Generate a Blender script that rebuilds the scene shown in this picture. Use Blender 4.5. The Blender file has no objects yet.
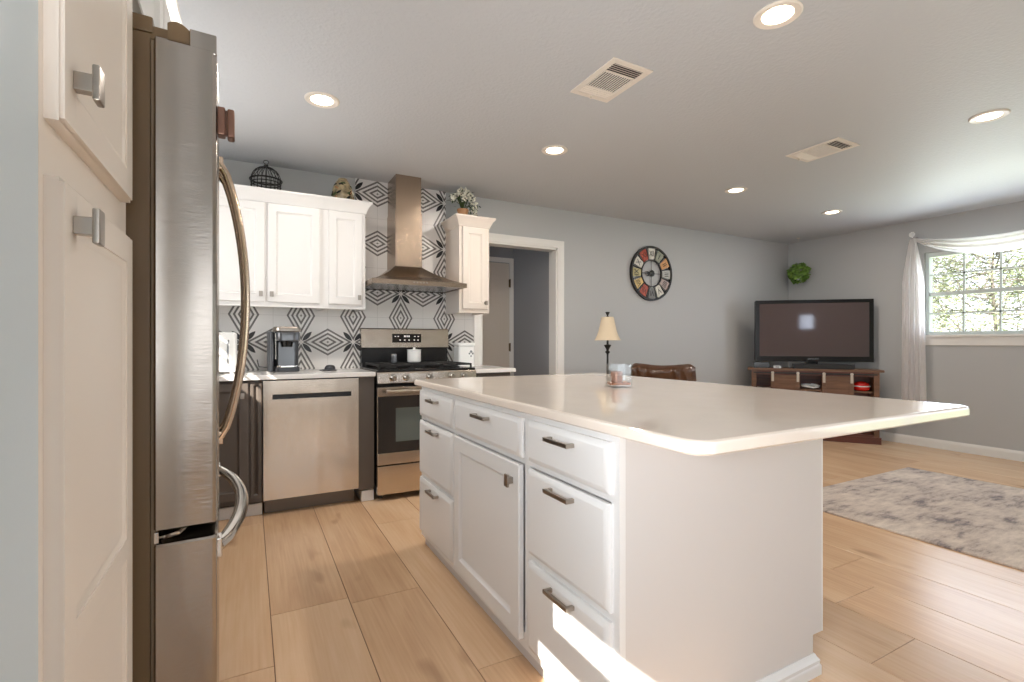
import bpy, bmesh, math, random
from mathutils import Vector, Matrix, noise

random.seed(7)
SC = bpy.context.scene
COL = SC.collection
PI = math.pi


def s(r, g, b):
    f = lambda c: (c / 255 / 12.92) if c / 255 <= 0.04045 else ((c / 255 + 0.055) / 1.055) ** 2.4
    return (f(r), f(g), f(b), 1.0)


# ------------------------------------------------------------------ camera
cam = bpy.data.cameras.new('camera')
cam_o = bpy.data.objects.new('camera', cam)
COL.objects.link(cam_o)
cam_o.location = (0, 0, 1.114)
cam_o.rotation_euler = (PI / 2, 0, -math.radians(28.0))
cam.sensor_width = 36.0
cam.lens = 493.75 / 1024 * 36.0
cam.shift_y = 1.55 / 1024
cam.clip_start = 0.02
SC.camera = cam_o

# ------------------------------------------------------------------ world, sun, daylight
W = bpy.data.worlds.new('sky')
SC.world = W
W.use_nodes = True
nt = W.node_tree
nt.nodes.clear()
wo = nt.nodes.new('ShaderNodeOutputWorld')
wb = nt.nodes.new('ShaderNodeBackground')
wb.inputs['Color'].default_value = (0.86, 0.93, 1.0, 1)
wb.inputs['Strength'].default_value = 2.4
nt.links.new(wb.outputs[0], wo.inputs[0])

sun = bpy.data.lights.new('sun', 'SUN')
sun.energy = 16.0
sun.angle = math.radians(0.5)
sun.color = (1.0, 0.95, 0.86)
sun_o = bpy.data.objects.new('sun', sun)
COL.objects.link(sun_o)
sun_o.location = (-6, -5, 8)
sun_o.rotation_euler = Vector((1.0, 0.8, -0.86)).to_track_quat('-Z', 'Y').to_euler()


def area(name, loc, direction, sx, sy, watts, col):
    l = bpy.data.lights.new(name, 'AREA')
    l.shape = 'RECTANGLE'
    l.size = sx
    l.size_y = sy
    l.energy = watts
    l.color = col
    o = bpy.data.objects.new(name, l)
    COL.objects.link(o)
    o.location = loc
    o.rotation_euler = Vector(direction).to_track_quat('-Z', 'Y').to_euler()
    return o


# daylight lamps at glass doors and windows, some only added fill, most of them behind the photographer
area('daylight_patio_door', (6.25, -1.35, 1.1), (-1, 0.25, 0.1), 2.0, 2.0, 17, (0.84, 0.92, 1.0))
area('daylight_front_window', (0.62, -3.25, 1.35), (0, 1, 0.35), 1.4, 1.7, 7, (0.97, 0.98, 1.0))
area('daylight_small_window', (2.85, -3.27, 1.62), (0, 1, 0), 0.30, 0.34, 2.2, (0.70, 0.80, 1.0))
area('daylight_living_window', (6.36, 2.03, 1.63), (-1, 0, 0), 1.1, 0.8, 14, (0.74, 0.83, 1.0))
area('lawn_bounce_fill', (8.6, 2.2, -0.2), (-0.7, 0, 1), 2.6, 3.4, 300, (0.92, 1.0, 0.82))  # added lamp standing in for sunlight bounced off the lawn
area('sink_window_fill', (-0.88, 2.80, 1.60), (1, 0, 0.6), 0.85, 0.85, 16, (0.95, 0.98, 1.0))  # fill lamp added inside the masked sink window
area('island_side_fill', (-0.195, 0.03, 1.08), (1, -0.15, 0.45), 0.8, 0.3, 42, (0.90, 0.95, 1.0))  # fill lamp added to brighten the island's drawer side

area('hall_fill', (1.5, 4.7, 2.40), (0, 0, -1), 0.25, 0.25, 2.2, (0.92, 0.95, 1.0))  # fill lamp added to lift the unlit hall

SC.view_settings.view_transform = 'Standard'
SC.view_settings.look = 'None'
SC.view_settings.gamma = 1.0
SC.view_settings.use_curve_mapping = False
SC.view_settings.exposure = 0.2


# ------------------------------------------------------------------ materials
class NX:
    """a shader value that builds Math nodes when combined"""
    def __init__(self, nt, sock):
        self.nt, self.k = nt, sock

    def op(self, o, *others):
        n = self.nt.nodes.new('ShaderNodeMath')
        n.operation = o
        for i, v in enumerate((self,) + others):
            if isinstance(v, NX):
                self.nt.links.new(v.k, n.inputs[i])
            else:
                n.inputs[i].default_value = v
        return NX(self.nt, n.outputs[0])

    def __add__(self, o): return self.op('ADD', o)
    def __sub__(self, o): return self.op('SUBTRACT', o)
    def __mul__(self, o): return self.op('MULTIPLY', o)
    def __truediv__(self, o): return self.op('DIVIDE', o)
    def abs(self): return self.op('ABSOLUTE')
    def fract(self): return self.op('FRACT')
    def lt(self, o): return self.op('LESS_THAN', o)
    def gt(self, o): return self.op('GREATER_THAN', o)
    def mn(self, o): return self.op('MINIMUM', o)
    def mx(self, o): return self.op('MAXIMUM', o)
    def rsub(self, c): return self.op('MULTIPLY', -1.0).op('ADD', c)


def base_mat(name):
    m = bpy.data.materials.new(name)
    m.use_nodes = True
    nt = m.node_tree
    p = nt.nodes['Principled BSDF']
    return m, nt, p


def bump(nt, p, scale, strength, dist=0.002, stretch=None, detail=3):
    tc = nt.nodes.new('ShaderNodeTexCoord')
    mp = nt.nodes.new('ShaderNodeMapping')
    if stretch:
        mp.inputs['Scale'].default_value = stretch
    nz = nt.nodes.new('ShaderNodeTexNoise')
    nz.inputs['Scale'].default_value = scale
    nz.inputs['Detail'].default_value = detail
    b = nt.nodes.new('ShaderNodeBump')
    b.inputs['Strength'].default_value = strength
    b.inputs['Distance'].default_value = dist
    nt.links.new(tc.outputs['Object'], mp.inputs[0])
    nt.links.new(mp.outputs[0], nz.inputs['Vector'])
    nt.links.new(nz.outputs[0], b.inputs['Height'])
    nt.links.new(b.outputs[0], p.inputs['Normal'])
    return nz


def mat(name, col, rough=0.5, metal=0.0, coat=0.0, emit=None, estr=0.0, bmp=None, spec=None, trans=0.0, vary=None):
    m, nt, p = base_mat(name)
    p.inputs['Base Color'].default_value = col
    p.inputs['Roughness'].default_value = rough
    p.inputs['Metallic'].default_value = metal
    p.inputs['Coat Weight'].default_value = coat
    if spec is not None:
        p.inputs['Specular IOR Level'].default_value = spec
    if trans:
        p.inputs['Transmission Weight'].default_value = trans
    if emit:
        p.inputs['Emission Color'].default_value = emit
        p.inputs['Emission Strength'].default_value = estr
    if bmp:
        bump(nt, p, *bmp)
    if vary:
        sc, amt, stretch = vary
        tc = nt.nodes.new('ShaderNodeTexCoord')
        mp = nt.nodes.new('ShaderNodeMapping')
        mp.inputs['Scale'].default_value = stretch
        nz = nt.nodes.new('ShaderNodeTexNoise')
        nz.inputs['Scale'].default_value = sc
        nz.inputs['Detail'].default_value = 5
        cr = nt.nodes.new('ShaderNodeValToRGB')
        cr.color_ramp.elements[0].position = 0.3
        cr.color_ramp.elements[1].position = 0.7
        lo = tuple(c * (1 - amt) for c in col[:3]) + (1,)
        hi = tuple(min(1, c * (1 + amt)) for c in col[:3]) + (1,)
        cr.color_ramp.elements[0].color = lo
        cr.color_ramp.elements[1].color = hi
        nt.links.new(tc.outputs['Object'], mp.inputs[0])
        nt.links.new(mp.outputs[0], nz.inputs['Vector'])
        nt.links.new(nz.outputs[0], cr.inputs[0])
        nt.links.new(cr.outputs[0], p.inputs['Base Color'])
    return m


def glass_mat(name, tint=(1, 1, 1, 1), rough=0.0, ior=1.45):
    m = bpy.data.materials.new(name)
    m.use_nodes = True
    nt = m.node_tree
    nt.nodes.clear()
    o = nt.nodes.new('ShaderNodeOutputMaterial')
    mx = nt.nodes.new('ShaderNodeMixShader')
    tr = nt.nodes.new('ShaderNodeBsdfTransparent')
    gl = nt.nodes.new('ShaderNodeBsdfGlossy')
    fr = nt.nodes.new('ShaderNodeFresnel')
    tr.inputs['Color'].default_value = tint
    gl.inputs['Roughness'].default_value = rough
    fr.inputs['IOR'].default_value = ior
    ge = nt.nodes.new('ShaderNodeNewGeometry')
    f = NX(nt, fr.outputs[0]) * NX(nt, ge.outputs['Backfacing']).rsub(1.0)
    nt.links.new(f.k, mx.inputs[0])
    nt.links.new(tr.outputs[0], mx.inputs[1])
    nt.links.new(gl.outputs[0], mx.inputs[2])
    nt.links.new(mx.outputs[0], o.inputs[0])
    return m


def plank_mat():
    m, nt, p = base_mat('oak_planks')
    at = nt.nodes.new('ShaderNodeAttribute')
    at.attribute_name = 'plank'
    sep = nt.nodes.new('ShaderNodeSeparateColor')
    nt.links.new(at.outputs['Color'], sep.inputs[0])
    tc = nt.nodes.new('ShaderNodeTexCoord')
    off = nt.nodes.new('ShaderNodeVectorMath')
    off.operation = 'MULTIPLY_ADD'
    off.inputs[1].default_value = (13.0, 17.0, 7.0)
    nt.links.new(at.outputs['Color'], off.inputs[0])
    nt.links.new(tc.outputs['Object'], off.inputs[2])

    def nz(scale, stretch, detail, dist=0.0):
        mp = nt.nodes.new('ShaderNodeMapping')
        mp.inputs['Scale'].default_value = stretch
        n = nt.nodes.new('ShaderNodeTexNoise')
        n.inputs['Scale'].default_value = scale
        n.inputs['Detail'].default_value = detail
        n.inputs['Distortion'].default_value = dist
        nt.links.new(off.outputs[0], mp.inputs[0])
        nt.links.new(mp.outputs[0], n.inputs['Vector'])
        return NX(nt, n.outputs[0])
    broad = nz(2.2, (2.2, 0.45, 1), 4, 0.6)
    fine = nz(26.0, (3.0, 0.10, 1), 5)
    knots = nz(5.5, (1.0, 0.35, 1), 2)
    tone = NX(nt, sep.outputs[0]) * 0.15 + broad * 0.5 + fine * 0.32 + 0.02
    cr = nt.nodes.new('ShaderNodeValToRGB')
    e = cr.color_ramp.elements
    e[0].position, e[0].color = 0.18, s(180, 140, 106)
    e[1].position, e[1].color = 0.85, s(234, 204, 170)
    mid = e.new(0.5)
    mid.color = s(215, 178, 141)
    nt.links.new(tone.k, cr.inputs[0])
    k = ((knots - 0.66) * 6.0).mx(0.0).mn(0.6)
    mix = nt.nodes.new('ShaderNodeMix')
    mix.data_type = 'RGBA'
    nt.links.new(k.k, mix.inputs[0])
    nt.links.new(cr.outputs[0], mix.inputs[6])
    mix.inputs[7].default_value = s(148, 110, 78)
    nt.links.new(mix.outputs[2], p.inputs['Base Color'])
    p.inputs['Roughness'].default_value = 0.27
    b = nt.nodes.new('ShaderNodeBump')
    b.inputs['Strength'].default_value = 0.12
    b.inputs['Distance'].default_value = 0.001
    nt.links.new(fine.k, b.inputs['Height'])
    nt.links.new(b.outputs[0], p.inputs['Normal'])
    return m


def tile_mat():
    """white cement tile: a lattice of stars joined by concentric lozenges, black petals between"""
    m, nt, p = base_mat('patterned_tile')
    tc = nt.nodes.new('ShaderNodeTexCoord')
    sp = nt.nodes.new('ShaderNodeSeparateXYZ')
    nt.links.new(tc.outputs['Object'], sp.inputs[0])
    x, z = NX(nt, sp.outputs[0]), NX(nt, sp.outputs[2])
    u = (x - 0.350 + 0.387 * 20) / 0.387
    v = (z - 1.118 + 0.406 * 20) / 0.406
    fu = ((u + 0.5).fract() - 0.5).abs()
    fv = ((v + 0.5).fract() - 0.5).abs()
    grey = None
    for a, b in ((fu, fv), (fv, fu)):
        mm = a.rsub(0.5) / 0.47 + b / 0.262
        ring = ((mm.rsub(1.0)) / 0.312).fract().lt(0.46) * mm.lt(1.0)
        grey = ring if grey is None else grey.mx(ring)
    ss = (fu + fv) * 0.7071
    tt = (fu - fv).abs() * 0.7071
    ph = (ss - 0.030) / 0.250
    w = (ph * ph.rsub(1.0)) * 0.165
    petal = tt.lt(w) * ph.gt(0.0) * ph.lt(1.0)
    ju = ((u * 2.0 + 0.5).fract() - 0.5).abs().lt(0.006)
    jv = ((v * 2.0 + 0.5).fract() - 0.5).abs().lt(0.006)
    joint = ju.mx(jv)

    def mixc(f, a, col):
        n = nt.nodes.new('ShaderNodeMix')
        n.data_type = 'RGBA'
        nt.links.new(f.k, n.inputs[0])
        if isinstance(a, tuple):
            n.inputs[6].default_value = a
        else:
            nt.links.new(a, n.inputs[6])
        n.inputs[7].default_value = col
        return n.outputs[2]
    c = mixc(joint, s(236, 233, 230), s(206, 203, 199))
    c = mixc(grey, c, s(108, 104, 101))
    c = mixc(petal, c, s(24, 23, 25))
    nt.links.new(c, p.inputs['Base Color'])
    p.inputs['Roughness'].default_value = 0.3
    return m


def sheer_mat():
    m, nt, p = base_mat('sheer_white_curtain')
    p.inputs['Base Color'].default_value = s(250, 247, 245)
    p.inputs['Roughness'].default_value = 0.85
    tl = nt.nodes.new('ShaderNodeBsdfTranslucent')
    tl.inputs['Color'].default_value = s(250, 248, 246)
    mx = nt.nodes.new('ShaderNodeMixShader')
    mx.inputs[0].default_value = 0.45
    out = [n for n in nt.nodes if n.type == 'OUTPUT_MATERIAL'][0]
    nt.links.new(p.outputs[0], mx.inputs[1])
    nt.links.new(tl.outputs[0], mx.inputs[2])
    nt.links.new(mx.outputs[0], out.inputs[0])
    return m


def rug_mat():
    m, nt, p = base_mat('distressed_rug')
    tc = nt.nodes.new('ShaderNodeTexCoord')

    def nz(scale, st, detail, rough=0.6):
        mp = nt.nodes.new('ShaderNodeMapping')
        mp.inputs['Scale'].default_value = st
        n = nt.nodes.new('ShaderNodeTexNoise')
        n.inputs['Scale'].default_value = scale
        n.inputs['Detail'].default_value = detail
        n.inputs['Roughness'].default_value = rough
        nt.links.new(tc.outputs['Object'], mp.inputs[0])
        nt.links.new(mp.outputs[0], n.inputs['Vector'])
        return NX(nt, n.outputs[0])
    a = nz(2.6, (1, 1, 1), 4)
    b = nz(11.0, (0.5, 1.9, 1), 7, 0.8)
    v = a * 0.72 + b * 0.85 - 0.275
    cr = nt.nodes.new('ShaderNodeValToRGB')
    e = cr.color_ramp.elements
    e[0].position, e[0].color = 0.36, s(124, 114, 113)
    e[1].position, e[1].color = 0.66, s(214, 199, 184)
    q = e.new(0.47)
    q.color = s(184, 168, 156)
    nt.links.new(v.k, cr.inputs[0])
    nt.links.new(cr.outputs[0], p.inputs['Base Color'])
    p.inputs['Roughness'].default_value = 0.95
    return m


def steel_mat(name, col, rough, wave=0.0, stretch=(1, 1, 60)):
    m, nt, p = base_mat(name)
    p.inputs['Base Color'].default_value = col
    p.inputs['Metallic'].default_value = 1.0
    p.inputs['Roughness'].default_value = rough
    p.inputs['Anisotropic'].default_value = 0.4
    tc = nt.nodes.new('ShaderNodeTexCoord')
    mp = nt.nodes.new('ShaderNodeMapping')
    mp.inputs['Scale'].default_value = stretch
    n = nt.nodes.new('ShaderNodeTexNoise')
    n.inputs['Scale'].default_value = 14.0
    n.inputs['Detail'].default_value = 3
    nt.links.new(tc.outputs['Object'], mp.inputs[0])
    nt.links.new(mp.outputs[0], n.inputs['Vector'])
    h = NX(nt, n.outputs[0]) * 0.035
    if wave:
        n2 = nt.nodes.new('ShaderNodeTexNoise')
        n2.inputs['Scale'].default_value = 2.6
        mp2 = nt.nodes.new('ShaderNodeMapping')
        mp2.inputs['Scale'].default_value = (5.0, 5.0, 0.7)
        nt.links.new(tc.outputs['Object'], mp2.inputs[0])
        n2.inputs['Detail'].default_value = 0
        nt.links.new(mp2.outputs[0], n2.inputs['Vector'])
        h = h + NX(nt, n2.outputs[0]) * wave
    b = nt.nodes.new('ShaderNodeBump')
    b.inputs['Strength'].default_value = 0.5
    b.inputs['Distance'].default_value = 0.01
    nt.links.new(h.k, b.inputs['Height'])
    nt.links.new(b.outputs[0], p.inputs['Normal'])
    return m


M = {}
M['wall'] = mat('grey_wall_paint', s(181, 181, 180), 0.55, bmp=(180, 0.10, 0.002))
M['pantry_wall'] = mat('pale_blue_wall_paint', s(196, 206, 212), 0.5, bmp=(180, 0.08, 0.002))
M['ceiling'] = mat('grey_textured_ceiling_paint', s(196, 197, 199), 0.55, bmp=(55, 0.45, 0.006))
M['white'] = mat('white_cabinet_paint', s(232, 230, 228), 0.32, bmp=(240, 0.02, 0.001))
M['cream'] = mat('warm_white_cabinet_paint', s(228, 217, 206), 0.35, bmp=(240, 0.02, 0.001))
M['island_end'] = mat('shaded_panel_paint', s(214, 209, 206), 0.35, bmp=(60, 0.02, 0.001))  # shade on the island end is put into this paint colour
M['trim'] = mat('white_trim_paint', s(230, 227, 222), 0.35)
M['sash'] = mat('white_vinyl_sash', s(205, 213, 210), 0.35)
M['dark'] = mat('dark_taupe_cabinet_paint', s(92, 83, 76), 0.4)
M['black'] = mat('black_enamel', s(16, 15, 15), 0.25)
M['blackmatte'] = mat('black_iron', s(26, 25, 25), 0.6)
M['floor'] = plank_mat()
M['seam'] = mat('dark_plank_seam', s(92, 66, 44), 0.8)
M['tile'] = tile_mat()
M['rug'] = rug_mat()
M['quartz'] = mat('warm_lit_quartz', s(234, 221, 208), 0.05, coat=0.0, vary=(9, 0.02, (1, 1, 1)))  # warm reflected light put into the white quartz's colour
M['quartz_white'] = mat('bright_white_quartz', s(232, 229, 225), 0.14, coat=0.2)
M['steel'] = steel_mat('brushed_stainless_steel', s(206, 194, 180), 0.21, 0.55, (1, 1, 70))
M['steelf'] = steel_mat('stainless_refrigerator_steel', s(166, 157, 148), 0.19, 2.2, (1, 1, 90))
M['steelh'] = steel_mat('brushed_stainless_hood_steel', s(168, 150, 132), 0.26, 0.1, (1, 1, 60))
M['chrome'] = mat('polished_steel', s(205, 200, 194), 0.12, 1.0)
M['nickel'] = mat('brushed_nickel', s(172, 163, 153), 0.3, 1.0)
M['toe'] = mat('dark_steel', s(112, 102, 92), 0.4, 0.8)
M['handle'] = mat('satin_steel_handle', s(196, 174, 152), 0.25, 1.0)
M['case'] = mat('dark_tan_refrigerator_case', s(122, 99, 70), 0.45)
M['gasket'] = mat('grey_door_gasket', s(150, 132, 108), 0.6)
M['copper'] = mat('copper', s(126, 94, 80), 0.35, 0.8, bmp=(60, 0.3, 0.002))
M['ovenglass'] = mat('dark_oven_glass', s(44, 41, 39), 0.08, coat=0.4)
M['ovenwin'] = mat('oven_window_glass', s(96, 104, 100), 0.07, coat=0.6)
M['display'] = mat('display_glass', s(34, 25, 20), 0.15)
M['glyph'] = mat('lit_display_marks', s(210, 205, 200), 0.5, emit=s(230, 225, 220), estr=0.6)
M['lens'] = mat('frosted_lamp_lens', s(255, 240, 215), 0.5, emit=(1.0, 0.86, 0.66, 1), estr=7.0)
M['fixture'] = mat('white_fixture_enamel', s(232, 222, 210), 0.4)
M['ventdark'] = mat('vent_throat_shade', s(60, 55, 52), 0.8)  # shade inside the vent, painted as a dark plate
M['wood'] = mat('brown_stained_wood', s(112, 78, 54), 0.42, vary=(7, 0.3, (0.6, 6, 6)))
M['woodred'] = mat('red_brown_stained_wood', s(92, 46, 32), 0.4, vary=(7, 0.3, (0.6, 6, 6)))
M['strap'] = mat('pale_metal_strap', s(196, 184, 168), 0.4, 0.6)
M['tvbezel'] = mat('gloss_black_bezel', s(8, 7, 8), 0.18, coat=0.0)
M['tvscreen'] = mat('glossy_tv_screen', s(80, 67, 66), 0.05, spec=0.6)
M['red'] = mat('glossy_red_plastic', s(214, 34, 24), 0.25, coat=0.4)
M['leather'] = mat('brown_leather', s(84, 54, 34), 0.28, coat=0.3, bmp=(22, 0.5, 0.01))
M['shade'] = mat('linen_lampshade', s(214, 196, 168), 0.8)
M['curtain'] = sheer_mat()
M['leaf'] = mat('green_leaf', s(112, 146, 58), 0.5, vary=(30, 0.5, (1, 1, 1)))
M['leafdark'] = mat('dark_green_leaf', s(58, 74, 36), 0.55)
M['petal'] = mat('white_blossom', s(236, 232, 216), 0.7)
M['pot'] = mat('tan_ceramic_pot', s(176, 128, 88), 0.4)
M['glass'] = glass_mat('clear_glass', (0.95, 0.96, 0.96, 1), 0.0, 1.9)
M['pane'] = glass_mat('window_pane')
M['wax'] = mat('amber_candle_wax', s(178, 112, 76), 0.4)
M['candlelabel'] = mat('copper_candle_jar', s(160, 116, 96), 0.35, 0.4)
M['keurig'] = mat('dark_grey_plastic', s(52, 52, 56), 0.3)
M['silver'] = mat('silver_plastic', s(176, 178, 182), 0.25, 0.7)
M['tank'] = mat('smoky_tank_plastic', s(78, 80, 84), 0.1, coat=0.5)
M['whiteplastic'] = mat('white_gloss_plastic', s(236, 236, 234), 0.25)
M['bronze'] = mat('dark_bronze_wire', s(52, 50, 48), 0.45, 0.6)
M['mosaic'] = mat('mosaic_shell_glaze', s(150, 134, 104), 0.3, vary=(28, 0.75, (1, 1, 1)))
M['door'] = mat('interior_door_paint', s(208, 198, 186), 0.4)
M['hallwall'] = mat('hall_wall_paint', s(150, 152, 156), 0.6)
M['brass'] = mat('aged_brass', s(110, 92, 66), 0.4, 0.8)
M['lawn'] = mat('lawn_grass', s(120, 150, 70), 0.9, vary=(3, 0.3, (1, 1, 1)))
M['bark'] = mat('tree_bark', s(112, 104, 96), 0.9)
M['treeleaf'] = mat('spring_tree_leaf', s(132, 140, 108), 0.7, vary=(2, 0.35, (1, 1, 1)))
M['sun_mask'] = mat('white_sun_mask', s(225, 222, 216), 0.6)
CLK = {k: mat('clock_plaque_' + k, c, 0.45, vary=(14, 0.18, (1, 1, 1))) for k, c in dict(
    white=s(206, 202, 190), red=s(172, 72, 46), olive=s(168, 158, 112), yellow=s(206, 176, 112), grey=s(112, 110, 106),
    rose=s(176, 156, 148), pale=s(178, 178, 172), orange=s(206, 150, 92), sage=s(140, 142, 124)).items()}


# ------------------------------------------------------------------ mesh helpers
def nb():
    return bmesh.new()


def join(bm, b2):
    me = bpy.data.meshes.new('t')
    b2.to_mesh(me)
    b2.free()
    bm.from_mesh(me)
    bpy.data.meshes.remove(me)


def box(bm, x0, y0, z0, x1, y1, z1, bev=0.0, seg=2):
    b = bmesh.new()
    vs = [b.verts.new((x, y, z)) for x in (min(x0, x1), max(x0, x1)) for y in (min(y0, y1), max(y0, y1)) for z in (min(z0, z1), max(z0, z1))]
    for f in ((0, 1, 3, 2), (4, 6, 7, 5), (0, 4, 5, 1), (2, 3, 7, 6), (0, 2, 6, 4), (1, 5, 7, 3)):
        b.faces.new([vs[i] for i in f])
    if bev > 0:
        bmesh.ops.bevel(b, geom=list(b.edges), offset=bev, segments=seg, profile=0.5, affect='EDGES')
    join(bm, b)
    return bm


def rings(bm, loops, cap0=True, cap1=True, close=True):
    """loops: lists of 3D points with equal counts, skinned one to the next"""
    L = [[bm.verts.new(p) for p in lp] for lp in loops]
    n = len(L[0])
    for a, b in zip(L, L[1:]):
        for i in range(n if close else n - 1):
            j = (i + 1) % n
            bm.faces.new((a[i], a[j], b[j], b[i]))
    if cap0:
        bm.faces.new(list(reversed(L[0])))
    if cap1:
        bm.faces.new(L[-1])
    return bm


def prism(bm, pts, axis, a, b):
    def P(p, t):
        return {'x': (t, p[0], p[1]), 'y': (p[0], t, p[1]), 'z': (p[0], p[1], t)}[axis]
    return rings(bm, [[P(p, a) for p in pts], [P(p, b) for p in pts]])


def frame_axes(d):
    d = Vector(d).normalized()
    up = Vector((0, 0, 1)) if abs(d.z) < 0.95 else Vector((1, 0, 0))
    a = d.cross(up).normalized()
    return a, d.cross(a).normalized()


def tube(bm, pts, r, n=8, closed=False, flat=1.0):
    pts = [Vector(p) for p in pts]
    loops = []
    N = len(pts)
    rr = r if isinstance(r, (list, tuple)) else [r] * N
    pa = None
    for i, p in enumerate(pts):
        if closed:
            d = pts[(i + 1) % N] - pts[i - 1]
        else:
            d = pts[min(i + 1, N - 1)] - pts[max(i - 1, 0)]
        d.normalize()
        if pa is None:
            a, b = frame_axes(d)
        else:
            a = (pa - d * pa.dot(d)).normalized()
            b = d.cross(a)
        pa = a
        loops.append([p + (a * math.cos(t) + b * math.sin(t) * flat) * rr[i] for t in (2 * PI * k / n for k in range(n))])
    if closed:
        loops.append(loops[0])
        return rings(bm, loops, False, False)
    return rings(bm, loops)


def cyl(bm, p0, p1, r, n=20, r2=None):
    return tube(bm, [p0, p1], [r, r if r2 is None else r2], n)


def lathe(bm, prof, c=(0, 0, 0), n=28, axis='z', cap0=True, cap1=True):
    loops = []
    for r, h in prof:
        lp = []
        for k in range(n):
            t = 2 * PI * k / n
            x, y = r * math.cos(t), r * math.sin(t)
            q = {'z': (x, y, h), 'y': (x, h, y), 'x': (h, x, y)}[axis]
            lp.append((c[0] + q[0], c[1] + q[1], c[2] + q[2]))
        loops.append(lp)
    return rings(bm, loops, cap0, cap1)


def ball(bm, c, r, sub=2, sc=(1, 1, 1)):
    b = bmesh.new()
    bmesh.ops.create_icosphere(b, subdivisions=sub, radius=r)
    for v in b.verts:
        v.co = Vector((v.co.x * sc[0] + c[0], v.co.y * sc[1] + c[1], v.co.z * sc[2] + c[2]))
    join(bm, b)
    return bm


def rrect(x0, y0, x1, y1, r, n=6, inset=0.0):
    R4 = r if isinstance(r, (tuple, list)) else (r,) * 4
    x0 += inset; y0 += inset; x1 -= inset; y1 -= inset
    out = []
    for (cx, cy, sx, sy, a0), r in zip(((x1, y1, -1, -1, 0), (x0, y1, 1, -1, 90), (x0, y0, 1, 1, 180), (x1, y0, -1, 1, 270)), R4):
        r = max(r - inset, 0.0005)
        cx, cy = cx + sx * r, cy + sy * r
        for k in range(n + 1):
            t = math.radians(a0 + 90 * k / n)
            out.append((cx + r * math.cos(t), cy + r * math.sin(t)))
    return out


def slab(bm, x0, y0, x1, y1, z0, z1, r=0.03, e=0.008):
    lv = [(e * 0.6, z0), (0, z0 + e * 0.5), (0, z1 - e), (e * 0.3, z1 - e * 0.3), (e, z1), (e + 0.004, z1)]
    return rings(bm, [[(p[0], p[1], z) for p in rrect(x0, y0, x1, y1, r, 6, i)] for i, z in lv])


def matrix_of(o):
    m = Matrix.LocRotScale(o.location, o.rotation_euler.to_quaternion(), None)
    return m if o.parent is None else matrix_of(o.parent) @ m


def obj(name, bm, material, parent=None, world=True, label=None, kind=None, angle=35, shift=None):
    bmesh.ops.recalc_face_normals(bm, faces=list(bm.faces))
    if parent is not None and world:
        bm.transform(matrix_of(parent).inverted())
    if shift is not None:
        bmesh.ops.translate(bm, verts=list(bm.verts), vec=-Vector(shift))
    me = bpy.data.meshes.new(name)
    bm.to_mesh(me)
    bm.free()
    flat = name.startswith('wall_') and kind is None and parent is None and shift is None
    for p in me.polygons:
        p.use_smooth = not flat
    if not flat:
        me.set_sharp_from_angle(angle=math.radians(angle))
    me.materials.append(material)
    o = bpy.data.objects.new(name, me)
    COL.objects.link(o)
    o.parent = parent
    if shift is not None:
        o.location = shift
    if kind != 'stuff' and not flat:
        wn = o.modifiers.new('weighted', 'WEIGHTED_NORMAL')
        wn.keep_sharp = True
        wn.weight = 80
    if label:
        o['label'] = label
    if kind:
        o['kind'] = kind
    return o


def thing(name, label, cat, loc, rotz=0.0, group=None):
    o = bpy.data.objects.new(name, None)
    o.empty_display_size = 0.05
    COL.objects.link(o)
    o.location = loc
    o.rotation_euler = (0, 0, rotz)
    o['label'] = label
    o['category'] = cat
    if group:
        o['group'] = group
    return o


def single(name, label, cat, bm, material, loc, group=None, angle=35):
    o = obj(name, bm, material, None, shift=loc, angle=angle)
    o['label'] = label
    o['category'] = cat
    if group:
        o['group'] = group
    return o


def struct(name, bm, material, parent=None, label=None):
    o = obj(name, bm, material, parent)
    if parent is None:
        o['kind'] = 'structure'
        if label:
            o['label'] = label
    return o


def dup(root, loc, label, group=None):
    r = root.copy()
    COL.objects.link(r)
    r.location = loc
    r['label'] = label
    if group:
        r['group'] = group
    for ch in list(root.children):
        c = ch.copy()
        COL.objects.link(c)
        c.parent = r
        for g in list(ch.children):
            d = g.copy()
            COL.objects.link(d)
            d.parent = c
    return r


def text_bm(txt, size, depth=0.0008):
    cu = bpy.data.curves.new('t', 'FONT')
    cu.body = txt
    cu.size = size
    cu.extrude = depth
    cu.align_x = 'CENTER'
    cu.align_y = 'CENTER'
    o = bpy.data.objects.new('t', cu)
    COL.objects.link(o)
    bpy.context.view_layer.update()
    me = bpy.data.meshes.new_from_object(o.evaluated_get(bpy.context.evaluated_depsgraph_get()))
    b = bmesh.new()
    b.from_mesh(me)
    bpy.data.objects.remove(o)
    bpy.data.curves.remove(cu)
    bpy.data.meshes.remove(me)
    return b


# faces seen from: 'y-' cabinet facing -Y at plane c ; 'x-' facing -X ; 'x+' facing +X
def face_map(way, c):
    if way == 'y-':
        return lambda u, n, z: (u, c - n, z)
    if way == 'x-':
        return lambda u, n, z: (c - n, u, z)
    return lambda u, n, z: (c + n, u, z)


def rect_loop(F, u0, u1, z0, z1, inset, n):
    return [F(u, n, z) for u, z in ((u0 + inset, z0 + inset), (u1 - inset, z0 + inset), (u1 - inset, z1 - inset), (u0 + inset, z1 - inset))]


def shaker(F, u0, u1, z0, z1, t=0.02, stile=0.055, b=0.003):
    bm = nb()
    q = [(0, 0), (0, t - b), (b, t), (stile, t), (stile + 0.003, t - 0.004), (stile + 0.013, t - 0.011), (stile + 0.016, t - 0.011)]
    return rings(bm, [rect_loop(F, u0, u1, z0, z1, i, n) for i, n in q])


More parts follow.
